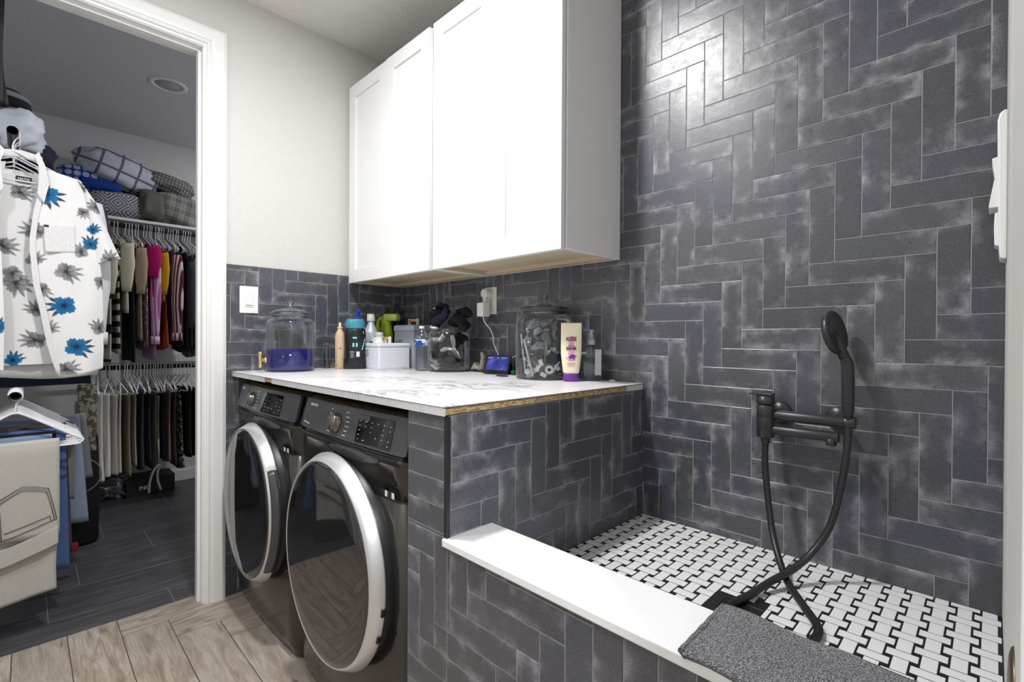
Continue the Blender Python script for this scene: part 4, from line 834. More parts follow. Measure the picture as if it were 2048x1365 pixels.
# ------------------------------------------------------------------ ceiling cans, with made-up ones for the fill lamps
TRIMM = plain('white light trim', sr(236, 236, 234), .4)
def can(x, y, z, label, lens_col):
    t = thing('ceiling_light', label, 'light', (x, y, z), 0, 'round recessed ceiling lights')
    MB().lathe([(.072, .0), (.076, -.006), (.098, -.0045), (.102, 0)], n=40).build('trim_ring', TRIMM, t)
    MB().lathe([(0, -.0015), (.071, -.0015), (.072, .0)], n=40).build('lens', lens_col, t); return t
can(-1.178, -.933, CZ-.0005, 'unlit round recessed light in the dark closet ceiling', plain('unlit lens', sr(170, 172, 178), .4))
can(KEY[0], KEY[1], CZ-.0005, 'round recessed light in the laundry ceiling above the washers', plain('lit lens', sr(240, 240, 240), .4))
can(-1.05, -.05, CZ-.0005, 'added recessed fill light in the closet ceiling near its end wall', plain('lit lens', sr(240, 240, 240), .4))  # made-up fixture for the added closet lamp
can(.95, -2.2, CZ-.0005, 'added recessed fill light in the laundry ceiling near the front wall', plain('lit lens', sr(240, 240, 240), .4))  # invented fixture around the added laundry fill lamp
can(3.35, -1.75, CZ-.0005, 'added recessed fill light in the hallway ceiling', plain('lit lens', sr(240, 240, 240), .4))  # unseen fixture invented for the hallway fill lamp

# ------------------------------------------------------------------ closet fittings
SH = plain('white shelf board', sr(214, 214, 216), .5); RODD = plain('dark bronze rod', sr(44, 42, 42), .35, .5); RODW = plain('white enamel rod', sr(205, 206, 212), .3)
tag(MB().box(CXB, -1.93, -1.60, .28, 2.020, 2.040).build('closet_shelf', SH, bevel=.002), 'long white shelf board high across the back wall of the closet', 'shelf')
tag(MB().box(-1.925, -.40, -1.93, -1.705, 2.100, 2.118).build('closet_shelf', SH, bevel=.002), 'white shelf board on the left wall of the closet above the shirts', 'shelf')
def rod(name, a, b, r, mat_, lb, ridged=False):
    a, b = V3(a), V3(b); n = 90 if ridged else 2; P = [a.lerp(b, i/n) for i in range(n+1)]
    m = MB().tube(P, [r*(1.06 if (i % 2 and ridged and i < 14) else 1) for i in range(n+1)], 20, cap=not ridged)
    if ridged: m.tube([a, b], r*.86, 20, cap=False)
    o = m.build(name, mat_, fix=not ridged); return tag(o, lb, 'rod')
rod('closet_rod', (-1.95, -1.55, 1.985), (-1.95, .28, 1.985), .016, RODD, 'upper dark rod across the back of the closet holding the tops')
rod('closet_rod', (-1.95, -1.55, .965), (-1.95, .28, .965), .016, RODD, 'lower dark rod across the back of the closet holding the trousers')
rod('closet_rod', (-.215, -1.600, 1.985), (-1.90, -1.600, 1.985), .0165, RODD, 'upper left closet rod, its open ribbed end facing out above the floral shirt', True)
rod('closet_rod', (-.160, -1.592, .955), (-1.90, -1.592, .955), .0185, RODW, 'lower pale left closet rod, its open end facing out over the hangers', True)
for z in (1.985, .955):
    for x in (-.75, -1.85): tag(MB().box(x-.004, x+.004, -1.93, -1.585, z-.022, z-.019).build('rod_bracket', RODW), '%s bracket arm carrying the %s rod on the left closet wall, the %s one' % (('white', 'upper', 'nearer') if z > 1.5 and x > -1 else ('white', 'upper', 'farther') if z > 1.5 else ('white', 'lower', 'nearer') if x > -1 else ('white', 'lower', 'farther')), 'bracket')
tag(MB().box(CXB, CXB+.018, -1.93, .28, .985, 1.045).build('wall_cleat', SH, bevel=.001), 'pale horizontal cleat board on the back closet wall behind the trousers', 'board')

# hangers
HW = plain('white hanger plastic', sr(228, 229, 234), .3)
def hanger_mesh(hw=.195, r=.0034, hr=.0195, drop=.055, slope=.085, bar=True):
    m = MB(); hk = arc((0, 0, 0), hr, R(200), R(-62), 14, (1, 0, 0), (0, 0, 1)) 
    hk = arc((0, 0, 0), hr, R(165), R(-60), 14, (1, 0, 0), (0, 0, 1)); hk = [V3(p) for p in hk]; hk += [V3((.004, 0, -hr-.012)), V3((0, 0, -hr-.030)), V3((0, 0, -drop-.010))]
    m.tube(spline(hk, 2), r*.8, 8)
    zb = -drop-.010
    for s_ in (-1, 1):
        P = [V3((0, 0, zb)), V3((s_*.03, 0, zb-.012)), V3((s_*(hw-.02), 0, zb-slope)), V3((s_*hw, 0, zb-slope-.012)), V3((s_*(hw-.008), 0, zb-slope-.026)), V3((s_*(hw-.03), 0, zb-slope-.030)), V3((0, 0, zb-slope-.030))]
        m.tube(spline(P if bar else P[:4], 5), r, 8)
    return m
HM = hanger_mesh().build('hanger', HW); HMD = HM.data; bpy.data.objects.remove(HM)
HM3 = hanger_mesh(.195, .0046, slope=.112).build('hanger', HW); HMD3 = HM3.data; bpy.data.objects.remove(HM3)
HM2 = hanger_mesh(.19, .0026, slope=.075).build('hanger', HW); HMD2 = HM2.data; bpy.data.objects.remove(HM2)
HB = hanger_mesh(.19, .0026, slope=.075).build('hanger', DARKP); HMB = HB.data; bpy.data.objects.remove(HB)
def hanger(loc, rz, label, group, data=HMD, tilt=0, name='clothes_hanger'):
    o = bpy.data.objects.new(name, data); COL.objects.link(o); o.location = loc; o.rotation_euler = (tilt, 0, rz); return tag(o, label, 'hanger', group)

# ---- garments as lofted cloth
def garment(name, label, cat, group, loc, rz, hw, z0, z1, th, mat_, kind='top', seed=1, sleeve=None, extra=None):
    """loc = hanging point; local X across, Z down from z0 to z1 (negative)"""
    rg = random.Random(seed); n = 36; S_ = 22; rings = []; ph = [rg.uniform(0, 6.28) for _ in range(6)]; am = [rg.uniform(.5, 1) for _ in range(6)]
    for i in range(S_+1):
        s = i/S_; z = z0+(z1-z0)*s
        if kind == 'top':
            k = min(1, s/.13); wd = hw*(.24+.76*k**.75) if s < .13 else hw*(.90+.12*s-.05*math.sin(PI*s)); t_ = th*(.35+.65*min(1, s/.2))
            if s >= .13: wd = hw*(1-.10*min(1, (s-.13)/.1))+hw*.10*s
        elif kind == 'dress': wd = hw*(.55+.5*s); t_ = th*(.5+.8*s)
        else: wd = hw*(1-.10*math.sin(PI*s)+.05*s); t_ = th*(.55+.7*s)
        r = []
        for k_ in range(n):
            a = 2*PI*k_/n; cx = math.cos(a); sy = math.sin(a); x = wd*math.copysign(abs(cx)**.7, cx); f = sum(am[q]*math.sin((q+2)*x/hw*2.2+ph[q]+s*1.2) for q in range(4))*.15
            y = t_*math.copysign(abs(sy)**.8, sy)+th*f*min(1, s*2.2)
            zz = z+(.012*math.sin(x/hw*3+ph[5]) if i == S_ else 0)-.02*abs(x/hw)**2*(1 if s < .13 and kind == 'top' else 0)
            r.append(V3((x+.006*math.sin(s*7+ph[4])*s, y, zz)))
        rings.append(r)
    o = MB().loft(rings).build(name, mat_); o.location = loc; o.rotation_euler = (0, 0, rz); tag(o, label, cat, group)
    if sleeve:
        sm, ln, wd, side = sleeve; P = []; zs = z0+(z1-z0)*.10
        for i in range(9):
            q = i/8; P.append(V3((side*(hw*.93+.018*math.sin(q*2.5)), -th*.5*q, zs-ln*q)))
        MB().tube(P, [wd*(.75+.35*math.sin(PI*min(1, i/8+.1))+.05*math.sin(i*2.1+seed)) for i in range(9)], 16, flat=.36).build('sleeve', sm, o)
        if extra == 'cuff': MB().tube([P[-1]+V3((0, 0, .03)), P[-1]+V3((0, 0, -.025))], wd*.9, 16, flat=.6).build('cuff', sm, o)
    return o
K = lambda n, *a, **k: cloth(n, *a, **k)
GA = 'tops on the upper back rod of the closet'; XB = -1.95
UP = [  # y, rot deg, half width, z top, z bottom (world), thickness, material, kind, sleeve, label, name
 (-1.215, 4, .20, 1.86, 1.10, .020, K('navy teal cloth', sr(32, 90, 88)), 'top', None, 'teal top at the far left of the upper back rod, beside the floral shirt', 'top'),
 (-1.168, 6, .21, 1.86, 1.02, .018, K('white black band', sr(210, 206, 192), sr(40, 40, 48), 'stripe', 4.2, th=.72), 'top', (K('cream knit', sr(214, 208, 186)), .30, .045, 1), 'cream shirt with wide dark bands left of the striped sweater on the back rod', 'shirt'),
 (-1.120, 4, .21, 1.87, 1.08, .020, K('stripe sweater', sr(214, 208, 190), sr(34, 34, 40), 'stripe', 13, th=.52), 'top', None, 'cream and black striped sweater on the back rod', 'sweater'),
 (-1.078, 3, .22, 1.88, 1.36, .024, K('cream knit', sr(214, 208, 186)), 'top', (K('cream knit', sr(214, 208, 186)), .33, .045, 1), 'cream tee with loose sleeve hanging before the black tops', 'shirt'),
 (-1.035, 2, .20, 1.86, 1.02, .022, K('black cloth', sr(32, 32, 38)), 'top', None, 'long black top right of the cream tee on the back rod', 'top'),
 (-.998, 5, .20, 1.88, 1.16, .020, K('tan cloth', sr(176, 156, 134)), 'top', (K('tan cloth', sr(176, 156, 134)), .32, .040, 1), 'tan blouse with short sleeve on the back rod', 'blouse'),
 (-.966, 4, .21, 1.86, 1.10, .018, K('mauve floral', sr(150, 112, 118), sr(206, 196, 198), 'blotch', 24, th=.56), 'top', None, 'mauve floral blouse next to the pink shirt', 'blouse'),
 (-.932, 9, .22, 1.87, 1.46, .020, K('magenta cloth', sr(186, 22, 112)), 'top', (K('magenta cloth', sr(186, 22, 112)), .22, .050, 1), 'bright magenta short sleeved top on the back rod', 'top'),
 (-.915, 4, .20, 1.84, 1.03, .016, K('pink stripe', sr(226, 206, 226), sr(200, 110, 178), 'stripe', 60, th=.5, axis=0), 'top', (K('pink stripe', sr(226, 206, 226), sr(200, 110, 178), 'stripe', 60, th=.5, axis=0), .60, .034, 1), 'pink and white striped shirt with long sleeve under the magenta top', 'shirt'),
 (-.890, 2, .19, 1.88, 1.22, .020, K('black cloth', sr(32, 32, 38)), 'top', None, 'black top between the magenta and the yellow ones', 'top'),
 (-.866, 6, .20, 1.83, 1.44, .020, K('yellow cloth', sr(214, 166, 28)), 'top', (K('yellow cloth', sr(214, 166, 28)), .30, .034, 1), 'golden yellow top on the back rod', 'top'),
 (-.846, 3, .20, 1.82, 1.10, .016, K('orange cloth', sr(196, 84, 34)), 'dress', None, 'orange top hanging just behind the yellow one', 'top'),
 (-.820, 2, .19, 1.86, 1.14, .018, K('dark plum cloth', sr(52, 34, 42)), 'top', None, 'dark plum top left of the striped maroon shirt', 'top'),
 (-.788, 14, .21, 1.85, 1.20, .018, K('maroon stripe', sr(216, 206, 208), sr(104, 36, 54), 'stripe', 62, th=.48, axis=0), 'top', (K('maroon stripe', sr(216, 206, 208), sr(104, 36, 54), 'stripe', 62, th=.48, axis=0), .60, .040, 1), 'maroon and white striped shirt with its long cuffed sleeve facing out', 'shirt'),
 (-.752, 3, .20, 1.84, 1.12, .020, K('maroon cloth', sr(92, 40, 54)), 'top', None, 'plain maroon top right of the maroon striped shirt', 'top'),
 (-.724, 2, .21, 1.88, 1.08, .020, K('black cloth', sr(32, 32, 38)), 'top', None, 'black top right of the plain maroon one', 'top'),
 (-.694, 4, .20, 1.82, 1.10, .018, K('charcoal cloth', sr(70, 72, 76)), 'top', (K('charcoal cloth', sr(70, 72, 76)), .5, .03, 1), 'charcoal top beside the green camouflage one', 'top'),
 (-.660, 3, .20, 1.82, 1.04, .020, K('green camo', sr(84, 100, 92), sr(126, 142, 132), 'blotch', 14, th=.52), 'top', None, 'muted green camouflage top nearest the door frame on the back rod', 'top'),
 (-.622, 2, .20, 1.84, 1.08, .020, K('slate green cloth', sr(60, 72, 70)), 'top', None, 'slate green top half hidden by the door frame', 'top')]
for i, (y, rd, hw, zt, zb, th, m_, kd, sl_, lb, nm) in enumerate(UP):
    garment(nm, lb, nm, GA, (XB, y, 1.985), R(3), hw, zt-1.985, zb-1.985, th*.56, m_, kd, 10+i, sl_, 'cuff' if 'striped shirt' in lb else None)
    dk_ = i % 3 == 0; hanger((XB, y, 1.985), R(6), ('thin black' if dk_ else 'thin white')+' hanger inside the '+' '.join(lb.split()[:4 if len(lb.split()) > 4 else 3]).rstrip(',')+', upper back rod', 'hangers on the upper back rod', HMB if dk_ else HMD2)
ORD = ['first', 'second', 'third', 'fourth', 'fifth', 'sixth', 'seventh', 'eighth', 'ninth', 'tenth', 'eleventh', 'twelfth', 'thirteenth', 'fourteenth', 'fifteenth', 'sixteenth']
for i, y in enumerate((-1.19, -1.145, -1.10, -1.056, -1.016, -.982, -.95, -.905, -.878, -.856, -.83, -.805, -.77, -.738, -.708, -.676)):
    hanger((XB, y, 1.985), R(-6+5*(i % 4)), 'spare thin white hanger between the tops, %s from the left, upper back rod' % ORD[i], 'spare hangers on the upper back rod', HMD2)
GB = 'trousers on the lower back rod of the closet'
LO = [(-1.245, 10, .19, .80, .20, .022, K('off white denim', sr(232, 230, 225)), 'pants', 'off-white trousers at the left end of the lower back rod'),
 (-1.205, -4, .18, .80, .22, .024, K('off white denim', sr(232, 230, 225)), 'pants', 'off-white trousers with creased legs, second from the left on the lower back rod'),
 (-1.165, 8, .19, .79, .23, .020, K('pale grey denim', sr(208, 207, 204)), 'pants', 'pale grey trousers behind the off-white ones on the lower back rod'),
 (-1.110, 14, .20, .80, .24, .022, K('cream denim', sr(214, 208, 196)), 'pants', 'cream wide trousers hanging flat in the middle left of the lower back rod'),
 (-1.060, 8, .19, .79, .22, .022, K('khaki twill', sr(150, 138, 118)), 'pants', 'khaki trousers right of the cream ones'),
 (-1.025, 3, .18, .80, .28, .020, K('grey beige twill', sr(164, 158, 148)), 'pants', 'grey beige trousers right of the khaki ones'),
 (-.985, 5, .19, .80, .25, .026, K('charcoal wool', sr(62, 62, 68)), 'pants', 'charcoal trousers in the middle of the lower back rod'),
 (-.945, 3, .19, .79, .30, .024, K('dark navy wool', sr(50, 50, 60)), 'pants', 'dark navy trousers right of the charcoal ones'),
 (-.910, 5, .18, .79, .23, .020, K('brown twill', sr(112, 102, 90)), 'pants', 'brown trousers left of the white strip on the lower back rod'),
 (-.892, 2, .18, .76, .24, .010, K('white strip cloth', sr(200, 200, 200)), 'pants', 'narrow white garment between the brown and the black trousers'),
 (-.865, 4, .19, .79, .30, .022, K('black cloth', sr(32, 32, 38)), 'pants', 'black trousers left of the mauve ones'),
 (-.828, 7, .19, .80, .28, .022, K('mauve cloth', sr(150, 122, 122)), 'pants', 'mauve pink trousers on the lower back rod'),
 (-.792, 4, .18, .78, .26, .018, K('olive brown cloth', sr(96, 86, 74)), 'pants', 'olive brown trousers right of the mauve ones'),
 (-.750, 10, .20, .81, .22, .026, K('snake print', sr(60, 58, 58), sr(176, 174, 170), 'blotch', 52, th=.53), 'dress', 'black and white animal print trousers near the door frame'),
 (-.700, 4, .19, .80, .30, .022, K('dark olive cloth', sr(52, 50, 44)), 'pants', 'dark olive trousers right of the animal print ones'),
 (-.655, 4, .19, .80, .28, .022, K('black cloth', sr(32, 32, 38)), 'pants', 'black trousers half hidden by the door frame')]
for i, (y, rd, hw, zt, zb, th, m_, kd, lb) in enumerate(LO):
    garment('trousers', lb, 'trousers', GB, (XB, y, .965), R(15 if i < 3 else 3), hw, zt-.965+.0, zb-.965, th*(.9 if i < 3 else .60), m_, kd, 40+i)
    hanger((XB, y, .965), R(rd), 'white plastic hanger holding the '+' '.join(lb.split()[:4])+', lower back rod', 'hangers on the lower back rod', HMD)
for i, y in enumerate((-1.14, -1.085, -1.045, -1.005, -.965, -.927, -.88, -.85, -.81, -.773, -.725, -.677)):
    hanger((XB, y, .965), R(-14+9*(i % 4)), 'empty white hanger, %s from the left on the lower back rod' % ORD[i], 'empty hangers on the lower back rod', HMD)

# ---- left rods, near the doorway
YR = -1.592
GL_ = 'empty and laden white hangers on the lower left rod'
rg = random.Random(5)
for i in range(15):
    x = -.175-.042*i; hanger((x, YR, .9549), PI/2+R(rg.uniform(-9, 6)), ('white hanger on the lower left rod, %s counting back from the open end' % ORD[i]) if i else 'front white hanger on the lower left rod, holding the pale grey jeans', GL_, HMD3, 0)
def ruled(rows, nu, nv, x0, amp=.006, fr=16, lean=0.0, ph=0, endamp=1.0):
    """rows: list of ((yL,zL),(yR,zR)); returns grid of points in a plane x=x0 with soft folds"""
    P = []; n = len(rows)-1
    for i in range(nv+1):
        t = i/nv*n; k = min(int(t), n-1); f = t-k; f2 = f
        L0, R0 = rows[k]; L1, R1 = rows[k+1]; Lp = (L0[0]+(L1[0]-L0[0])*f2, L0[1]+(L1[1]-L0[1])*f); Rp = (R0[0]+(R1[0]-R0[0])*f2, R0[1]+(R1[1]-R0[1])*f); row = []
        for j in range(nu+1):
            u = j/nu; y = Lp[0]+(Rp[0]-Lp[0])*u; z = Lp[1]+(Rp[1]-Lp[1])*u; s = i/nv
            d = amp*(.3+.7*s*endamp)*(math.sin(fr*y*3.1+z*2.2+ph)+.5*math.sin(fr*y*7.3-z*3+ph*2)+.35*noise.noise(V3((y*18, z*9, ph)))*2)
            row.append(V3((x0+d+lean*s, y, z)))
        P.append(row)
    return P
# trousers folded over the hangers of the lower left rod
def folded(name, label, x, yL, yR, z0, z1, mat_, amp=.004, ph=0, th=.022, group='trousers folded over the lower left hangers', flare=0):
    m = MB(); nn_ = 20; P = []; prof = [(-th, z1+.02), (-th*.95, (z0+z1)/2), (-th*.8, z0-.03), (-th*.5, z0-.006), (0, z0), (th*.5, z0-.006), (th*.8, z0-.03), (th*.95, (z0+z1)/2), (th*.98, z0*.3+z1*.7), (th, z1)]
    pr = []
    for a, b in zip(prof[:-1], prof[1:]): pr += [(a[0]+(b[0]-a[0])*q/5, a[1]+(b[1]-a[1])*q/5) for q in range(5)]
    pr.append(prof[-1])
    for (dx, z) in pr:
        row = []
        for j in range(nn_+1):
            u = j/nn_; s = max(0, (z0-z)/(z0-z1)); y = yL+(yR-yL)*u+flare*s*(u-.3); row.append(V3((x+dx+amp*s*(math.sin(y*52+ph+z*6)+.5*math.sin(y*97-z*9+ph)), y, z+.004*math.sin(y*30+ph)*s)))
        P.append(row)
    m.grid(P); return tag(m.build(name, mat_, solid=.004), label, 'trousers', group)
JG = cloth('pale grey denim heavy', sr(192, 190, 184)); JL = cloth('light blue denim', sr(132, 152, 186)); JB = cloth('mid blue denim', sr(84, 108, 158)); JD = cloth('charcoal cotton', sr(70, 70, 74)); BK = cloth('black cloth', sr(32, 32, 38)); GY = cloth('grey cotton', sr(134, 134, 140)); WB = cloth('washed blue denim', sr(150, 164, 186))
kj = folded('jeans', 'pale grey jeans folded over the front hanger, back pocket showing', -.185, -1.795, -1.468, .776, .40, JG, .0010, 0, .026, None)
MB().grid(ruled([((-1.795, .42), (-1.474, .44)), ((-1.795, .33), (-1.475, .35)), ((-1.795, .25), (-1.478, .27)), ((-1.795, .135), (-1.476, .178))], 24, 24, -.176, .003, 10, .004, 2)).build('rumpled_leg', JG, kj, solid=.006)
ST = cloth('dark denim stitching', sr(96, 94, 92))
kx = -.1545; SY = lambda px, py: V3((kx, -1.633+px*.00140, .767-(py-880)*.00203))
def stitch(nm, pl): 
    MB().tube([SY(*p) for p in pl], .0013, 6).build(nm, ST, kj)
stitch('pocket_stitching', [(-4, 980), (22, 968), (43, 959), (70, 963), (95, 969), (104, 1000), (112, 1031)]); stitch('pocket_stitching', [(-4, 987), (22, 974), (43, 965), (70, 969), (91, 974), (100, 1003), (107, 1030)])
stitch('pocket_stitching', [(3, 1056), (40, 1048), (80, 1038), (112, 1031)]); stitch('pocket_stitching', [(8, 1042), (40, 1036), (80, 1027), (98, 1023), (100, 1034)]); stitch('pocket_stitching', [(3, 1056), (2, 1030), (0, 1000)])
wbnd = MB(); wbnd.loft([[V3((x, y, z)) for x, y, z in ((-.158, yy, zz), (-.150, yy, zz), (-.148, yy, zz-.066), (-.158, yy, zz-.070))] for yy, zz in ((-1.795, .355), (-1.70, .362), (-1.60, .385), (-1.52, .412), (-1.472, .430))], smooth=False); wbnd.build('waistband', JG, kj, bevel=.002)
stitch('waist_stitching', [(-4, 1078), (40, 1070), (80, 1058), (116, 1050)]); stitch('belt_loop', [(98, 1056), (108, 1084)]); stitch('belt_loop', [(104, 1055), (114, 1080)])
folded('trousers', 'light blue folded trousers just behind the pale grey jeans', -.222, -1.79, -1.488, .790, .50, JL, .002, 1, .012)
folded('trousers', 'black trousers folded over the second row of left hangers, nearer pair', -.262, -1.79, -1.475, .795, .42, BK, .003, 2, .014)
folded('jeans', 'mid blue jeans with flared waistband hanging behind the pale grey pair', -.305, -1.76, -1.445, .800, .205, JB, .004, 3, .018, flare=.02)
folded('trousers', 'black trousers folded over the left hangers, farther pair', -.352, -1.77, -1.46, .792, .40, BK, .003, 4, .014)
folded('trousers', 'charcoal trousers behind the mid blue jeans on the left rod', -.42, -1.75, -1.438, .805, .24, JD, .004, 5, .020, flare=.03)
folded('trousers', 'black trousers behind the charcoal ones on the left rod', -.50, -1.75, -1.43, .79, .34, BK, .003, 6, .018)
folded('trousers', 'grey trousers hanging deeper on the left rod', -.60, -1.76, -1.40, .79, .42, GY, .004, 7, .02)
folded('jeans', 'washed light blue jeans, their waistband nearest the black bag', -.74, -1.74, -1.375, .80, .27, WB, .006, 8, .024, flare=.05)
folded('trousers', 'grey trousers right behind the washed blue jeans', -.83, -1.74, -1.345, .79, .46, GY, .004, 9, .02, flare=.04)
garment('trousers', 'camouflage trousers hanging deepest on the left rod', 'trousers', None, (-1.02, -1.325, .955), PI/2+R(-8), .042, -.03, -.40, .022, K('leaf camo', sr(88, 84, 74), sr(150, 144, 128), 'blotch', 40, th=.5), 'pants', 71)
o = MB().box(-.62, -.60, -1.46, -1.385, .165, .205).build('red_cloth', cloth('crimson cloth', sr(150, 30, 50)), bevel=.008); o.location = (0, 0, 0)
tag(o, 'scrap of crimson cloth hanging below the washed blue jeans', 'cloth')
# tall black bag behind the jeans
b = thing('travel_bag', 'tall black bag standing on the closet floor behind the jeans', 'bag', (-1.28, -1.385, 0))
MB().loft([[V3((a, c, z)) for a, c in rrect(-.12*f, .12*f, -.20*f, .115*f+.01, .05, 5)] for z, f in ((0, .92), (.02, 1), (.35, 1.02), (.60, .98), (.68, .80), (.70, .5))]).build('bag_body', cloth('black nylon', sr(30, 30, 33), rough=.6), b)
MB().tube(arc((.125, .03, .40), .10, R(-70), R(70), 12, (0, 1, 0), (0, 0, 1)), .004, 6).build('zip', plain('pale zip', sr(120, 118, 116), .5), b)

# ---- upper left: the floral shirt and its neighbours
def D(px, py): return None
FL = [  # y, z, radius, kind, angle, where
 (-1.506, 1.762, .040, 'b', -.6, 'R'), (-1.406, 1.810, .026, 'g', 3.0, 'S'), (-1.393, 1.710, .020, 'g', -1.6, 'RS'), (-1.351, 1.737, .026, 'g', 2.4, 'S'), (-1.362, 1.641, .020, 'b', .8, 'RS'), (-1.370, 1.578, .026, 'b', 1.6, 'RS'),
 (-1.537, 1.612, .034, 'g', 2.6, 'RI'), (-1.401, 1.542, .026, 'g', 1.9, 'R'), (-1.308, 1.520, .030, 'g', 1.2, 'S'), (-1.446, 1.453, .036, 'g', -.4, 'R'), (-1.540, 1.494, .026, 'g', .9, 'RI'), (-1.580, 1.764, .030, 'g', 0, 'I'), (-1.602, 1.437, .030, 'g', -1, 'I'), (-1.629, 1.543, .034, 'g', 0, 'LI'),
 (-1.452, 1.313, .038, 'b', 3.3, 'R'), (-1.414, 1.143, .038, 'b', -.2, 'R'), (-1.640, 1.221, .026, 'b', 1, 'L'), (-1.341, 1.222, .028, 'g', 1.9, 'R'), (-1.592, 1.401, .040, 'g', -.9, 'I'), (-1.520, 1.375, .028, 'g', -1.2, 'R'), (-1.501, 1.219, .026, 'g', .4, 'R'), (-1.536, 1.170, .034, 'g', 2.9, 'I'),
 (-1.333, 1.423, .026, 'g', -1.2, 'R'), (-1.445, 1.050, .032, 'g', .2, 'R'), (-1.533, 1.295, .028, 'g', 2.4, 'I'), (-1.60, 1.09, .026, 'b', 1, 'I'), (-1.70, 1.45, .036, 'g', 1, 'L'), (-1.72, 1.70, .036, 'b', 1, 'L'), (-1.68, 1.30, .03, 'g', 2, 'L')]
def paint(y, z, where):
    col = None
    for (cy, cz, r, k, an, wh) in FL:
        if where not in wh: continue
        dy, dz = y-cy, z-cz; rho = math.hypot(dy, dz)
        if rho > r*1.75: continue
        th = math.atan2(dz, dy)-an; q = math.cos(2.5*th+.5*math.sin(th))
        pet = r*1.02*(.66+.34*abs(q)**.6)*(1+.06*math.sin(th*17))
        if rho < pet:
            f = rho/pet; vein = .86+.14*math.sin(th*24)
            if rho < r*.22*(1+.5*math.sin(th*5)): c = (.008, .02, .05) if k == 'b' else (.035, .035, .04)
            elif k == 'b': c = (.010+.015*f, (.10+.10*f)*vein, (.27+.16*f)*vein)
            else: g = (.16+.22*f+.10*math.sin(th*2.5))*vein*(.65+.35*abs(q)); c = (g, g, g*1.04)
            if abs(q) < .14 and f > .3: c = tuple(v*.45 for v in c)
            return c
        for lk in range(4):           # broad pointed leaves on the stem side
            la = (-.75+.5*lk); ca, sa = math.cos(th-la), math.sin(th-la); lx, ly = rho*ca, abs(rho*sa)
            if r*.55 < lx < r*1.62:
                t_ = (lx-r*.55)/(r*1.07); wd = r*.17*math.sin(PI*min(1, t_**.7))
                if ly < wd: v = .75 if ly > wd*.2 else .35; col = (.05*v+.01, .10*v+.01, .15*v+.02) if (k == 'b' and lk % 2) else ((.07*v, .12*v, .17*v) if k == 'b' else (.30*v+.08,)*3)
    return col or (.80, .80, .81)
def print_mat():
    t = NT('white cotton with hibiscus print'); a = t.n('ShaderNodeAttribute', attribute_name='print'); c = t.coord(); t.set(a.outputs['Color'], .85, 0, .2); t.bump(t.noise(c, 300, 2), .2, .001); return t.m
PRM = print_mat()
def printed(P, name, where, parent, solid=.0012):
    m = MB(); m.grid(P); o = m.build(name, PRM, parent, solid=solid, fix=False); me = o.data
    ca = me.color_attributes.new('print', 'FLOAT_COLOR', 'POINT'); buf = []
    for v in me.vertices: 
        cs_ = [paint(v.co.y+a_, v.co.z+b_, where) for a_, b_ in ((-.0006, -.0006), (.0006, -.0006), (.0006, .0006), (-.0006, .0006))]; buf += [sum(c_[q_] for c_ in cs_)/4 for q_ in range(3)]+[1]
    ca.data.foreach_set('color', buf); return o
SX = -.262
fs = bpy.data.objects.new('floral_shirt', None); COL.objects.link(fs); tag(fs, 'unbuttoned white short-sleeved shirt with blue and grey hibiscus flowers, hanging at the closet door', 'shirt')
Rr = [((-1.536, 1.868), (-1.398, 1.838)), ((-1.523, 1.835), (-1.378, 1.79)), ((-1.520, 1.775), (-1.368, 1.70)), ((-1.537, 1.705), (-1.360, 1.60)), ((-1.550, 1.64), (-1.338, 1.50)), ((-1.556, 1.50), (-1.330, 1.42)), ((-1.541, 1.393), (-1.328, 1.33)), ((-1.521, 1.285), (-1.326, 1.22)), ((-1.498, 1.132), (-1.326, 1.12)), ((-1.467, 1.016), (-1.328, 1.056))]
P = ruled(Rr, 110, 400, SX+.018, .0055, 9, .004, .4)
for row in P:                                     # body bellies out between the edges, hem dips
    for j, p in enumerate(row): u = j/110; p.x += .012*math.sin(PI*u); p.z -= (.012*math.sin(PI*u*.8)) if row is P[-1] else 0
printed(P, 'front_panel', 'R', fs)
PL_ = [((p[0]-.0, p[1]), (p[0]-.0, p[1])) for p, q in Rr]
Lr = [((-1.80, 1.82), (-1.618, 1.868)), ((-1.81, 1.75), (-1.628, 1.80)), ((-1.82, 1.60), (-1.636, 1.65)), ((-1.83, 1.40), (-1.628, 1.45)), ((-1.83, 1.20), (-1.622, 1.25)), ((-1.83, 1.08), (-1.624, 1.052))]
printed(ruled(Lr, 80, 360, SX+.018, .005, 9, .004, 2.1), 'front_panel', 'L', fs)
Br = [((-1.79, 1.83), (-1.385, 1.835)), ((-1.82, 1.70), (-1.36, 1.70)), ((-1.83, 1.50), (-1.332, 1.50)), ((-1.83, 1.30), (-1.330, 1.30)), ((-1.83, 1.065), (-1.330, 1.075))]
P = ruled(Br, 200, 340, SX-.030, .005, 7, -.004, 1.1)
for row in P[:1]: pass
printed(P, 'back_panel', 'I', fs)
Sr = [((-1.415, 1.846), (-1.394, 1.832)), ((-1.392, 1.80), (-1.352, 1.765)), ((-1.376, 1.72), (-1.325, 1.68)), ((-1.362, 1.62), (-1.298, 1.605)), ((-1.345, 1.50), (-1.268, 1.530))]
P = ruled(Sr, 54, 170, SX+.020, .003, 12, .006, .9)
for row in P:
    for j, p in enumerate(row): p.x += .016*math.sin(PI*j/54)-.016*(j/54)**2
printed(P, 'sleeve', 'S', fs); P = [[p+V3((-.045-.01*math.sin(PI*j/54), 0, .004)) for j, p in enumerate(row)] for row in P]; printed(P, 'sleeve', 'S', fs)
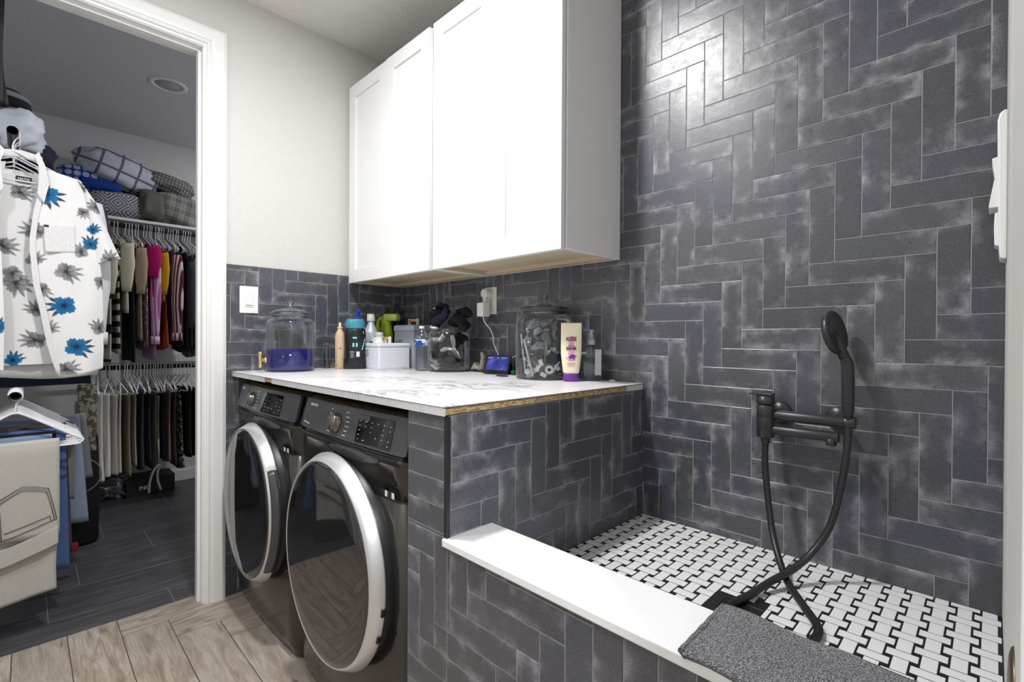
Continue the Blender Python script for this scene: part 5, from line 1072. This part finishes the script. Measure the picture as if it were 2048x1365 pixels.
# yoke, collar stand and lapels
yk = [((-1.64, 1.874), (-1.515, 1.874)), ((-1.66, 1.80), (-1.50, 1.80)), ((-1.68, 1.74), (-1.50, 1.74))]
WC = cloth('white cotton', sr(236, 236, 238))
MB().grid([[V3((SX-.012+.030*abs(t_), -1.578+.062*math.sin(t_*1.4), 1.900-.022*abs(t_)+dz)) for t_ in [(-1+2*i/20) for i in range(21)]] for dz in (.0, .012, .022, .030)]).build('collar_stand', WC, fs, solid=.003)
def patch(nm, rows, x, par=fs, mat_=WC, so=.002, amp=.001): return MB().grid(ruled(rows, 16, 16, x, amp, 8)).build(nm, mat_, par, solid=so)
patch('collar', [((-1.540, 1.905), (-1.527, 1.925)), ((-1.526, 1.862), (-1.508, 1.872)), ((-1.528, 1.80), (-1.496, 1.805)), ((-1.532, 1.755), (-1.512, 1.72))], SX+.036)
patch('collar', [((-1.635, 1.925), (-1.620, 1.905)), ((-1.655, 1.872), (-1.632, 1.862)), ((-1.665, 1.805), (-1.628, 1.80)), ((-1.645, 1.72), (-1.624, 1.755))], SX+.036)
patch('shoulder_seam', [((-1.535, 1.872), (-1.40, 1.844)), ((-1.535, 1.864), (-1.402, 1.836))], SX+.010)
patch('button_placket', [((-1.523, 1.78), (-1.507, 1.775)), ((-1.541, 1.70), (-1.525, 1.69)), ((-1.555, 1.56), (-1.537, 1.555)), ((-1.543, 1.393), (-1.523, 1.390)), ((-1.523, 1.285), (-1.502, 1.283)), ((-1.500, 1.132), (-1.478, 1.131)), ((-1.469, 1.014), (-1.443, 1.014))], SX+.0255, amp=.0)
patch('chest_pocket', [((-1.512, 1.640), (-1.420, 1.650)), ((-1.512, 1.58), (-1.418, 1.585)), ((-1.508, 1.525), (-1.418, 1.535))], SX+.036, amp=.0)
MB().box(SX-.022, SX-.0205, -1.592, -1.546, 1.805, 1.828).build('neck_label', plain('black woven label', sr(30, 30, 32), .8), fs); text('label_lettering', 'MATIX', .0115, INK, (SX-.020, -1.569, 1.8175), (0, 1, 0), (0, 0, 1), fs, .0002)
MB().box(SX+.0375, SX+.0385, -1.513, -1.498, 1.628, 1.636).build('pocket_label', plain('black woven label', sr(30, 30, 32), .8), fs)
hanger((SX-.004, -1.6005, 1.985), PI/2, 'white hanger inside the floral shirt, its hook over the ribbed rod end', None, HMD)
# its neighbours on the upper left rod
GC = 'shirts behind the floral shirt on the upper left rod'
NB = [(-.332, .262, 1.86, 1.02, .014, cloth('white cotton', sr(236, 236, 238)), (WC, .60, .060, 1), 'plain white long-sleeved shirt directly behind the floral shirt', 'shirt'),
 (-.37, .245, 1.86, .985, .016, K('navy blazer cloth', sr(36, 42, 66)), None, 'navy shirt whose dark hem shows under the floral shirt', 'shirt'),
 (-.45, .285, 1.84, 1.30, .016, K('charcoal knit shirt', sr(52, 54, 60)), (K('charcoal knit shirt', sr(52, 54, 60)), .26, .05, 1), 'charcoal short-sleeved shirt behind the plain white one', 'shirt'),
 (-.52, .28, 1.84, 1.34, .016, K('royal blue cloth', sr(26, 70, 156)), (K('royal blue cloth', sr(26, 70, 156)), .22, .055, 1), 'royal blue tee peeking out right of the charcoal shirt', 'shirt'),
 (-.60, .27, 1.84, 1.08, .016, K('slate shirt cloth', sr(88, 92, 104)), None, 'slate grey shirt deeper on the upper left rod', 'shirt'),
 (-.70, .27, 1.84, 1.10, .016, K('black cloth', sr(32, 32, 38)), None, 'black shirt deeper on the upper left rod', 'shirt'),
 (-.82, .27, 1.84, 1.12, .016, K('light grey shirt', sr(170, 172, 178)), None, 'light grey shirt deeper on the upper left rod', 'shirt'),
 (-.96, .26, 1.84, 1.06, .016, K('grey black flannel', sr(70, 72, 76), sr(40, 40, 44), 'check', 20), None, 'dark checked shirt deepest on the upper left rod', 'shirt')]
for i, (x, hw, zt, zb, th, m_, sl_, lb, nm) in enumerate(NB):
    garment(nm, lb, nm, GC, (x, -1.600, 1.985), PI/2, hw, zt-1.985, zb-1.985, th, m_, 'top', 80+i, sl_, 'cuff' if i == 0 else None)
    hanger((x, -1.600, 1.985), PI/2+R(3*(i % 3)-3), 'white hanger on the upper left rod, %s behind the floral shirt' % ORD[i], 'hangers on the upper left rod', HMD)
# folded things on the left shelf
def blob(name, label, cat, c, half, mat_, ex=.6, nz=.15, fr=9, seed=0, group=None, rot=(0, 0, 0), flatb=True, parent=None):
    m = MB(); nu, nv = 44, 26; P = []
    for i in range(nv+1):
        ph = -PI/2+PI*i/nv; row = []
        for j in range(nu):
            th = 2*PI*j/nu; f = lambda v, e: math.copysign(abs(v)**e, v)
            p = V3((f(math.cos(ph), ex)*f(math.cos(th), ex), f(math.cos(ph), ex)*f(math.sin(th), ex), f(math.sin(ph), ex)))
            n_ = noise.noise(p*fr*.22+V3((seed, 0, 0)))+.5*noise.noise(p*fr*.55+V3((0, seed, 0)))
            p = V3((p.x*half[0], p.y*half[1], p.z*half[2]))*(1+nz*n_)
            if flatb and p.z < -half[2]: p.z = -half[2]
            row.append(p)
        P.append(row)
    m.loft(P, cap=False); o = m.build(name, mat_, parent); o.location = c; o.rotation_euler = rot
    if label: tag(o, label, cat, group)
    return o
blob('folded_shirt', 'crumpled white shirt bunched over the upper left rod behind the floral shirt', 'shirt', (-.50, -1.610, 2.060), (.09, .105, .095), cloth('cool white cotton', sr(206, 212, 226)), .8, .30, 9, 3)
blob('folded_sweater', 'dark navy sweater bundled over the rod behind the crumpled white shirt', 'sweater', (-.66, -1.59, 2.02), (.075, .125, .075), cloth('navy knit', sr(40, 40, 62)), .75, .22, 8, 5)
hat = thing('cap', 'round black cap with grey band on top of the crumpled white shirt', 'cap', (-.50, -1.632, 2.180))
MB().lathe([(.085, -.028), (.088, -.01), (.082, .02), (.055, .048), (.02, .058), (0, .060)], n=32).build('crown', cloth('black felt', sr(22, 22, 24)), hat)
MB().lathe([(.084, .006), (.0885, .008), (.086, .022), (.080, .030)], n=32).build('grey_band', cloth('grey felt', sr(120, 122, 128)), hat)
garment('ribbed_sweater', 'dark ribbed sweater hanging high at the left edge of the doorway', 'sweater', None, (-.27, -1.748, 2.66), PI/2, .132, -.02, -.575, .022, K('dark rib knit', sr(62, 62, 70), sr(34, 34, 40), 'stripe', 70, axis=0, th=.5), 'pants', 91)
tag(MB().tube([V3((-.27, -1.755, 2.655)), V3((-.27, -1.755, 2.759))], .004, 8).build('ceiling_hook', RODD), 'thin dark hook holding the ribbed sweater under the closet ceiling', 'hook')

# ---- bedding on the back shelf
SZ = 2.040
blob('folded_quilt', 'folded grey quilt with concentric diamonds at the front of the shelf', 'quilt', (-2.06, -1.10, SZ+.095), (.145, .18, .095), K('diamond quilt', sr(188, 190, 196), sr(96, 98, 108), 'diamond', 8.5, th=.5), .55, .10, 5, 2, 'bedding on the back shelf')
blob('folded_quilt', 'grey plaid quilt draped over the right end of the shelf', 'quilt', (-2.085, -.73, SZ+.125), (.150, .185, .125), K('plaid quilt', sr(156, 156, 150), sr(78, 80, 76), 'plaid', 13, th=.55), .7, .20, 6, 8, 'bedding on the back shelf', rot=(R(-10), 0, 0))
blob('folded_quilt', 'small-checked grey blanket rolled on top of the plaid quilt', 'blanket', (-2.07, -.78, SZ+.315), (.13, .165, .070), K('small check blanket', sr(150, 150, 146), sr(92, 92, 90), 'check', 46, th=.7), .75, .22, 7, 4, 'bedding on the back shelf', rot=(R(-14), 0, 0))
blob('throw_blanket', 'olive grey throw folded between the diamond quilt and the plaid one', 'blanket', (-2.03, -.90, SZ+.12), (.14, .085, .12), K('olive throw', sr(104, 104, 96)), .6, .15, 6, 9, 'bedding on the back shelf')
blob('dotted_bag', 'royal blue cushion with rows of white pebble dots at the left of the shelf', 'cushion', (-2.07, -1.29, SZ+.195), (.12, .135, .135), K('blue dotted cloth', sr(34, 72, 160), sr(176, 184, 206), 'dots', 22, th=.17), .6, .10, 6, 12, 'bedding on the back shelf', flatb=False)
blob('blue_sheet', 'plain royal blue sheet folded under the windowpane pillow', 'sheet', (-2.02, -1.20, SZ+.205), (.11, .13, .045), K('royal sheet', sr(30, 66, 150)), .6, .12, 5, 13, 'bedding on the back shelf', flatb=False)
pm = K('windowpane pillow', sr(206, 208, 222), sr(108, 116, 142), 'check', 9.0, th=.86)
blob('pillow', 'white pillow with blue grey windowpane lines leaning on top of the bedding', 'pillow', (-2.04, -1.09, SZ+.345), (.12, .245, .125), pm, .85, .22, 7, 15, 'bedding on the back shelf', rot=(R(-16), R(8), R(4)), flatb=False)
# ---- closet floor
b = thing('shoe_box', 'black box with white lettering on the closet floor under the trousers', 'box', (-2.13, -.90, 0))
MB().box(-.12, .10, -.14, .16, 0, .125).build('box_body', plain('black card', sr(24, 24, 26), .5), b, bevel=.002); text('lettering', 'INC', .040, INK, (.1008, -.03, .052), (0, 1, 0), (0, 0, 1), b, .0006)
sb = blob('plastic_sack', 'crinkled silvery plastic sack on the closet floor left of the black box', 'sack', (-2.12, -1.13, .085), (.10, .115, .085), plain('silver plastic film', sr(128, 128, 138), .22, .4), .7, .45, 14, 6)
text('lettering', '2', .03, INK, (.100, .045, .035), (0, 1, 0), (0, 0, 1), sb, .0004)
tl = thing('folding_handle', 'pair of curved grey tubes hanging down under the brown trousers', 'handle', (-1.76, -.885, .25))
for P in ([(0, .0, .02), (0, -.030, -.02), (0, -.052, -.09), (0, -.058, -.175)], [(0, .004, .02), (0, -.008, -.04), (0, -.006, -.10), (0, .012, -.165)]): MB().tube(spline(P, 6), .008, 10).build('tube', plain('grey rubber tube', sr(150, 152, 158), .45), tl)
MB().tube([V3((0, .0, .02)), V3((-.02, .0, .20))], .006, 8).build('hanging_strap', plain('grey rubber tube', sr(150, 152, 158), .45), tl)
